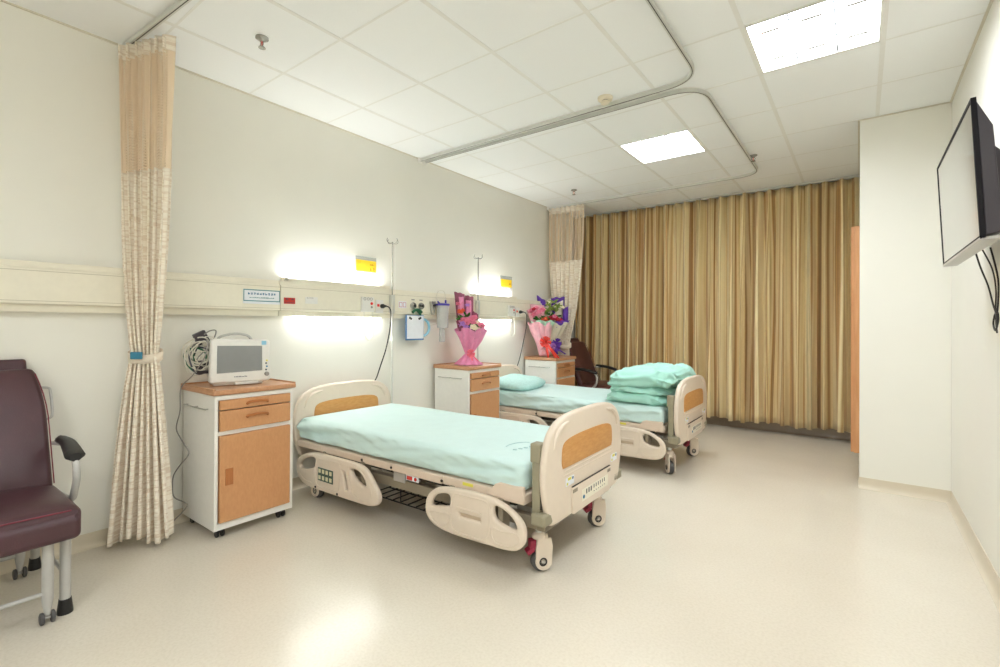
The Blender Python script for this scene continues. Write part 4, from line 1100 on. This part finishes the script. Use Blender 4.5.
        def caster_leg(x, yq, top):
            lg = MB().tube([(x, yq, top), (x, yq, .10), (x, yq, .035)], .019, 12, r_fn=lambda t_: .019 if t_ < .6 else .010).build('leg', 'greytube', t)
            MB().lathe((x, yq - .024, .024), [(.018, 0), (.024, .003), (.024, .012), (.018, .015)], (0, 1, 0), 18).lathe((x, yq + .009, .024), [(.018, 0), (.024, .003), (.024, .012), (.018, .015)], (0, 1, 0), 18).build('caster_wheel', 'rubber', lg)
            MB().cyl((x, yq - .02, .024), (x, yq + .02, .024), .006, n=8).build('axle', 'greytube', lg)
        caster_leg(.712, q * .185, .335)
        caster_leg(.14, q * .185, .30)
        rl = MB().tube([(.20, q * .247, .42), (.11, q * .247, .30), (.075, q * .247, .045)], .017, 12).build('leg', 'greytube', t)
        MB().lathe((.075, q * .247, 0), [(.025, 0), (.025, .012), (.020, .055)]).build('rubber_foot', 'black', rl)
        MB().tube([(.672, q * .247, .16), (.40, q * .21, .24), (.14, q * .19, .28)], .008, 8).build('side_brace', 'greytube', t)
        MB().tube([(.28, q * .25, .40), (.20, q * .247, .42), (.18, q * .24, .36)], .014, 8).tube([(.12, q * .22, .325), (.62, q * .22, .325)], .010, 8).build('seat_frame', 'greytube', t)
    MB().tube([(.712, -.185, .125), (.712, .185, .125)], .009, 8).build('crossbar', 'greytube', t)
    MB().tube([(.14, -.185, .11), (.14, .185, .11)], .009, 8).build('crossbar', 'greytube', t)
    MB().box(.32, .72, -.20, .20, .318, .330).build('seat_pan', 'dark', t, bevel=.004)
    return t
chair('burgundy leather reclining chair with grey frame at left edge, beside the curtain bundle', (0.0, .272, 0), 0, 'leather')
chair('brown leather reclining chair in far corner, behind the far bed and cabinet', (.17, 5.772, 0), 0, 'leather2')

# ------------------------------------------------------------------ television
def tv():
    t = thing('television', 'black flat television mounted high on the right wall, tilted downward', 'television', (3.69, 2.87, 1.795), 0)
    rot = Matrix.Rotation(math.radians(-2.8), 4, 'Y')
    def R(mb): bmesh.ops.transform(mb.bm, matrix=rot, verts=mb.bm.verts); return mb
    hw, hh = .48, .255
    R(MB().box(0, .011, -hw, hw, -hh, hh).box(-.004, .0001, -hw, -hw + .010, -hh, hh).box(-.004, .0001, hw - .010, hw, -hh, hh).box(-.004, .0001, -hw, hw, hh - .010, hh).box(-.004, .0001, -hw, hw, -hh, -hh + .012)).build('bezel', 'tvbezel', t)
    R(MB().box(-.0015, .002, -hw + .009, hw - .009, -hh + .011, hh - .009)).build('screen', 'tvscreen', t)
    def wedge(prof, y0, y1):
        mb = MB(); mb.prism(prof, y0, y1, 'y'); return R(mb)
    wedge([(.0112, hh - .01), (.050, hh - .11), (.058, -hh + .02), (.0112, -hh + .012)], -hw + .008, hw - .008).build('back_shell', 'tvback', t, bevel=.004)
    wedge([(.045, hh - .14), (.082, hh - .19), (.09, -hh + .06), (.05, -hh + .04)], -.40, .40).build('rear_bulge', 'tvback', t, bevel=.008)
    R(MB().box(-.005, .050, -hw, hw, -hh - .006, -hh + .006)).build('bottom_lip', 'tvlip', t, bevel=.002)
    t2 = thing('television_bracket', 'black wall bracket holding the television from behind', 'wall bracket', (RW, 2.87, 1.795), 0)
    MB().box(-.012, 0, -.12, .12, -.13, .13).build('wall_plate', 'black', t2, bevel=.003)
    MB().box(-.085, -.01, -.09, -.06, -.10, .10).box(-.085, -.01, .06, .09, -.10, .10).build('arm', 'black', t2, bevel=.003)
    MB().cyl((-.06, -.13, -.02), (-.06, .13, -.02), .02).build('pivot', 'black', t2)
    t3 = thing('television_cable', 'thin black looped cables dangling below the television', 'cables', (RW - .03, 2.97, 1.45))
    pts = [(-.07, .02, .12), (-.05, .03, .04), (-.02, .07, -.04), (-.01, .04, -.12), (-.01, -.03, -.17), (-.01, -.05, -.21), (-.01, -.01, -.24), (-.01, .03, -.21), (-.01, 0, -.17), (-.01, -.05, -.15), (-.01, -.06, -.02), (-.03, -.04, .12)]
    MB().tube(catmull(pts, 6, False), .0035, 7).build('cable', 'black', t3)
    pts = [(-.05, .0, .12), (-.02, -.01, .03), (-.005, .01, -.06), (-.005, .02, -.16), (-.005, -.01, -.215), (-.005, -.04, -.19), (-.005, -.02, -.16), (-.005, .01, -.19), (-.005, -.01, -.25)]
    MB().tube(catmull(pts, 6, False), .003, 7).build('cable', 'black', t3)
tv()

# ------------------------------------------------------------------ bouquets
def petal_flower(r, kind, seed):
    rn = random.Random(seed); mb = MB()
    if kind == 'rose':
        for ring, (n, rad, tilt, sz) in enumerate(((5, .85, .35, .75), (5, .55, .75, .62), (4, .28, 1.15, .5))):
            for i in range(n):
                a = 2 * PI * i / n + ring * .6 + rn.uniform(-.1, .1)
                def f(u, v, a=a, rad=rad, tilt=tilt, sz=sz):
                    w = sz * r * math.sin(PI * min(.97, .15 + v * .8)) * (u - .5) * 1.5
                    l = v * sz * r * 1.2
                    x = rad * r * .35 + l * math.cos(tilt) - abs(u - .5) * .2 * r; z = l * math.sin(tilt) + .15 * r * math.sin(v * PI)
                    return Vector((x * math.cos(a) - w * math.sin(a), x * math.sin(a) + w * math.cos(a), z))
                mb.grid(f, 4, 4)
        mb.lathe((0, 0, -.1 * r), [(.12 * r, 0), (.4 * r, .15 * r), (.3 * r, .5 * r), (.1 * r, .6 * r)], n=10)
    else:  # lily / daisy star
        n = 6 if kind == 'lily' else 11
        for i in range(n):
            a = 2 * PI * i / n + rn.uniform(-.1, .1)
            def f(u, v, a=a):
                w = r * (.42 if n == 6 else .2) * math.sin(PI * (.08 + v * .88)) * (u - .5) * 2 * .6
                x = r * v * 1.05; z = r * (.55 * math.sin(v * 1.9) - .15 * v * v) * (1 if n == 6 else .3)
                return Vector((x * math.cos(a) - w * math.sin(a), x * math.sin(a) + w * math.cos(a), z))
            mb.grid(f, 3, 5)
        mb.lathe((0, 0, 0), [(.05 * r, 0), (.16 * r, .1 * r), (.1 * r, .25 * r)], n=8)
    return mb
def leaf(mb, p, d, L, w):
    d = Vector(d).normalized(); s = d.cross(Vector((.2, 1, .3))).normalized(); up = s.cross(d)
    mb.grid(lambda u, v: Vector(p) + d * L * v + s * w * math.sin(PI * min(1, .05 + v * .93)) * (u - .5) + up * L * .18 * math.sin(PI * v), 2, 6)
def wrap_cone(mb, c, z0, z1, r0, r1, lean, a0, a1, seed, ruff=.02, pts=5, peak=0):
    def f(u, v):
        a = a0 + (a1 - a0) * u
        k = v ** 1.15; r = r0 + (r1 - r0) * k
        zz = z0 + (z1 - z0) * v + peak * v * v * (abs(math.sin(u * pts * PI)) - .5)
        r += ruff * v * math.sin(a * 9 + seed) + noise.noise(Vector((math.cos(a) * 2.4, math.sin(a) * 2.4, zz * 7 + seed))) * ruff * 1.2
        return Vector((c[0] + lean[0] * k + r * math.cos(a), c[1] + lean[1] * k + r * math.sin(a), zz))
    mb.grid(f, 72, 14)
def sheet(mb, P, seed, nz=.012, n=10):
    """bilinear crumpled paper from 4 corner points (bl, br, tr, tl)"""
    P = [Vector(p) for p in P]
    mb.grid(lambda u, v: (P[0].lerp(P[1], u)).lerp(P[3].lerp(P[2], u), v) + Vector((0, noise.noise(Vector((u * 3, v * 3, seed))) * nz * 2 - .03 * math.sin(PI * u), noise.noise(Vector((u * 4, v * 2, seed + 9))) * nz)), n, n)
def bow(mb, c, s, tails=2, seed=0, drop=.12):
    rn = random.Random(seed); c = Vector(c)
    for i in range(7):
        a = 2 * PI * i / 7 + rn.uniform(-.2, .2); d = Vector((math.cos(a), -.45, math.sin(a))).normalized(); sd = Vector((-math.sin(a), 0, math.cos(a)))
        mb.grid(lambda u, v, d=d, sd=sd: c + d * s * math.sin(PI * v) + Vector((0, -1, 0)) * s * .25 * math.sin(2 * PI * v) + sd * (u - .5) * s * .5 * (.3 + math.sin(PI * v)), 2, 8)
    for i in range(tails):
        dx = (.5 * i + .25) * s * (1 if i % 2 == 0 else 1.3)
        mb.grid(lambda u, v, dx=dx: c + Vector((dx * 1.8 * v + (u - .5) * s * .35, -.03 * math.sin(v * PI) - .015, -drop * v)), 2, 8)
ROT = .6454
def bouquet_pink():
    t = thing('flower_bouquet', 'pink tissue-wrapped mixed bouquet on cabinet between the beds', 'bouquet', (.27, 3.60, .8300), ROT, 'flower bouquets on cabinets')
    mb = MB(); wrap_cone(mb, (0, 0), .10, .345, .035, .145, (.015, -.01), 0, 2 * PI, 1, .022, peak=.04)
    w = mb.build('wrap', 'pinkwrap', t, solid=.0015, angle=180)
    mb = MB(); wrap_cone(mb, (0, 0), .11, .004, .035, .125, (0, 0), 0, 2 * PI, 4, .018); mb.build('skirt', 'pinkwrap', t, solid=.0015, angle=180)
    mb = MB()
    sheet(mb, [(-.11, .02, .27), (-.02, .06, .24), (-.055, .05, .70), (-.155, .03, .72)], 1)
    sheet(mb, [(-.06, .05, .26), (.03, .07, .26), (.035, .06, .67), (-.05, .06, .69)], 2)
    sheet(mb, [(.0, .05, .28), (.07, .05, .28), (.085, .05, .50), (.03, .06, .53)], 3)
    sheet(mb, [(-.09, -.03, .30), (.06, -.07, .25), (.07, -.08, .33), (-.13, -.04, .43)], 3)
    mb.build('backing_paper', 'mauvewrap', t, solid=.002, angle=180)
    mb = MB(); sheet(mb, [(-.10, .005, .34), (-.04, .03, .34), (-.06, .02, .67), (-.125, .01, .66)], 5); sheet(mb, [(-.04, .02, .36), (.02, .035, .36), (.015, .03, .63), (-.04, .03, .64)], 7)
    mb.build('pink_paper', 'pinkwrap', t, solid=.002, angle=180)
    fl = [(-.08, -.02, .52, .032, 'rose', 'f_orange'), (-.05, -.03, .44, .030, 'rose', 'f_pink'), (-.075, -.045, .39, .03, 'lily', 'f_lilac'), (-.02, -.045, .41, .032, 'rose', 'f_pink'), (.015, -.03, .43, .034, 'rose', 'f_pink'),
          (.05, -.03, .40, .03, 'rose', 'f_pink'), (.07, -.055, .36, .034, 'daisy', 'f_cream'), (.11, -.03, .365, .032, 'lily', 'f_pink'), (.02, -.08, .36, .022, 'rose', 'f_violet'), (-.03, -.08, .37, .022, 'rose', 'f_lilac'),
          (.045, -.10, .365, .028, 'rose', 'f_cream'), (.12, -.05, .385, .030, 'rose', 'f_pink'), (.09, -.02, .42, .028, 'daisy', 'f_cream'), (.05, .0, .46, .028, 'rose', 'f_pink'), (-.06, -.09, .40, .022, 'rose', 'f_lilac'), (-.10, .0, .60, .028, 'rose', 'f_pink'), (-.02, .01, .58, .026, 'lily', 'f_lilac'), (.10, -.08, .345, .028, 'daisy', 'f_cream')]
    bloom(t, fl); greens(t, [(-.06, -.01, .45), (-.03, -.02, .47), (.03, -.05, .36), (.09, -.05, .36), (.13, -.04, .34), (.0, -.03, .38), (-.09, -.02, .44)], .07, 'leaf', 4)
    mb = MB(); bow(mb, (.02, -.052, .115), .045, 2, 1, .08); mb.build('ribbon_bow', 'pinkribbon', t, solid=.001, angle=180)
    mb = MB(); [mb.tube([(.0, .0, .08), (p[0] * .6, p[1] * .6, .36)], .004, 6) for p in fl[:8]]; mb.build('stems', 'stem', t)
def bloom(t, fl):
    for i, (x, y, z, r, k, m) in enumerate(fl):
        r *= 1.25
        mb = petal_flower(r, k, i)
        d = Vector((x * 1.5, y * 2 - .45, .5)).normalized()
        rm = Vector((0, 0, 1)).rotation_difference(d).to_matrix().to_4x4(); rm.translation = (x, y, z)
        bmesh.ops.transform(mb.bm, matrix=rm, verts=mb.bm.verts)
        mb.build({'rose': 'rose', 'lily': 'lily', 'daisy': 'daisy'}[k], m, t, solid=.0012, angle=180)
def greens(t, pts, L, m, seed):
    rn = random.Random(seed)
    for p in pts:
        mb = MB()
        for i in range(5):
            d = (rn.uniform(-1, 1), rn.uniform(-1, .1), rn.uniform(.1, 1)); leaf(mb, p, d, L * rn.uniform(.6, 1), L * .32)
        mb.build('leaf_sprig', m, t, solid=.001, angle=180)
def bouquet_blush():
    t = thing('flower_bouquet', 'blush-pink wrapped bouquet with coral bow, left on far cabinet', 'bouquet', (.26, 5.03, .8248), ROT, 'flower bouquets on cabinets')
    mb = MB(); wrap_cone(mb, (0, 0), .02, .40, .055, .13, (-.06, -.01), 0, 2 * PI, 2, .016, peak=.05); mb.build('wrap', 'pinkwrap2', t, solid=.0015, angle=180)
    mb = MB(); sheet(mb, [(-.10, -.06, .28), (-.05, .05, .26), (-.12, .06, .60), (-.21, .0, .56)], 3); sheet(mb, [(-.10, .03, .30), (.0, .05, .30), (.0, .05, .62), (-.17, .05, .64)], 4)
    sheet(mb, [(-.06, -.06, .10), (-.01, -.08, .12), (-.08, -.12, .42), (-.20, -.08, .40)], 7); mb.build('tissue_fan', 'pinkwrap2', t, solid=.0015, angle=180)
    mb = MB(); wrap_cone(mb, (-.03, 0), .30, .43, .08, .12, (-.0, 0), 0, 2 * PI, 8, .02, peak=.03); mb.build('mint_tissue', 'mintwrap', t, solid=.0015, angle=180)
    fl = [(-.12, -.03, .50, .035, 'lily', 'f_pink'), (-.15, .0, .55, .035, 'rose', 'f_pink'), (-.07, -.05, .53, .038, 'lily', 'f_pink'), (-.10, 0, .58, .03, 'rose', 'f_pink'), (-.03, -.07, .45, .026, 'rose', 'f_orange'),
          (.01, -.06, .46, .022, 'rose', 'f_orange'), (-.03, -.03, .56, .03, 'rose', 'f_pink'), (-.13, -.05, .57, .02, 'rose', 'f_crimson')]
    bloom(t, fl); greens(t, [(-.07, -.07, .44), (-.02, -.06, .45), (.02, -.05, .45), (-.10, -.06, .45), (-.04, -.08, .42)], .07, 'leaf', 8)
    mb = MB(); bow(mb, (.0, -.085, .19), .07, 3, 3, .20); mb.build('ribbon_bow', 'redribbon', t, solid=.001, angle=180)
    mb = MB(); [mb.tube([(.0, .0, .04), (p[0] * .6, p[1] * .6, .42)], .004, 6) for p in fl]; mb.build('stems', 'stem', t)
def bouquet_purple():
    t = thing('flower_bouquet', 'purple-wrapped bouquet of crimson roses and greenery, right on far cabinet', 'bouquet', (.19, 5.30, .8248), ROT, 'flower bouquets on cabinets')
    X = -.02
    mb = MB()
    sheet(mb, [(-.12, .05, .35), (.02, .07, .36), (-.02, .08, .66), (-.17, .06, .76)], 1, .02)
    sheet(mb, [(.0, .06, .42), (.16, .05, .46), (.17, .07, .74), (.0, .09, .73)], 2, .02)
    sheet(mb, [(-.05, -.10, .34), (.17, -.06, .38), (.22, -.04, .45), (-.10, -.05, .42)], 3, .02)
    sheet(mb, [(.13, -.05, .38), (.20, -.02, .40), (.21, .03, .62), (.14, .03, .60)], 4, .02)
    mb.build('purple_paper', 'purplewrap', t, solid=.002, angle=180)
    mb = MB(); sheet(mb, [(-.07, .03, .42), (.02, .05, .42), (.0, .05, .72), (-.09, .04, .68)], 5, .015); sheet(mb, [(.02, .03, .42), (.14, .03, .44), (.15, .05, .70), (.05, .06, .66)], 6, .015)
    wrap_cone(mb, (X, 0), .02, .40, .035, .14, (.07, 0), 0, 2 * PI, 5, .014, peak=.05); mb.build('cream_paper', 'creamwrap', t, solid=.0015, angle=180)
    mb = MB(); bow(mb, (.03, -.07, .12), .075, 2, 5, .09); bow(mb, (.06, -.06, .17), .06, 1, 8, .1); mb.build('ribbon_bow', 'purplewrap', t, solid=.001, angle=180)
    mb = MB(); bow(mb, (.01, -.095, .13), .04, 1, 6, .05); mb.build('lilac_bow', 'f_lilac', t, solid=.001, angle=180)
    fl = [(.0, -.05, .47, .032, 'rose', 'f_crimson'), (.05, -.06, .46, .032, 'rose', 'f_crimson'), (.10, -.05, .44, .03, 'rose', 'f_crimson'), (-.05, -.05, .46, .03, 'rose', 'f_crimson'), (-.09, -.05, .44, .028, 'rose', 'f_orange'),
          (.03, -.07, .49, .024, 'rose', 'f_pink'), (-.02, .0, .66, .026, 'lily', 'f_cream'), (.04, .0, .62, .026, 'daisy', 'f_cream'), (-.06, .0, .60, .024, 'daisy', 'f_cream'), (.13, .0, .60, .03, 'lily', 'f_cream')]
    bloom(t, fl)
    greens(t, [(-.05, -.01, .55), (.0, -.02, .57), (.04, -.02, .55), (-.03, 0, .62), (.02, .0, .66), (.07, .0, .60), (-.08, -.01, .52)], .085, 'leafl', 3)
    greens(t, [(.0, -.04, .50), (-.04, -.04, .51), (.08, -.04, .49)], .06, 'leaf', 5)
    mb = MB(); [mb.tube([(X, .0, .04), (p[0] * .6, p[1] * .6, .46)], .004, 6) for p in fl]; mb.build('stems', 'stem', t)
bouquet_pink(); bouquet_blush(); bouquet_purple()
for o in COL.objects:
    if o.get('category') == 'bouquet' and o.location.y > 4: o.scale = (1.07, 1.07, 1.03)
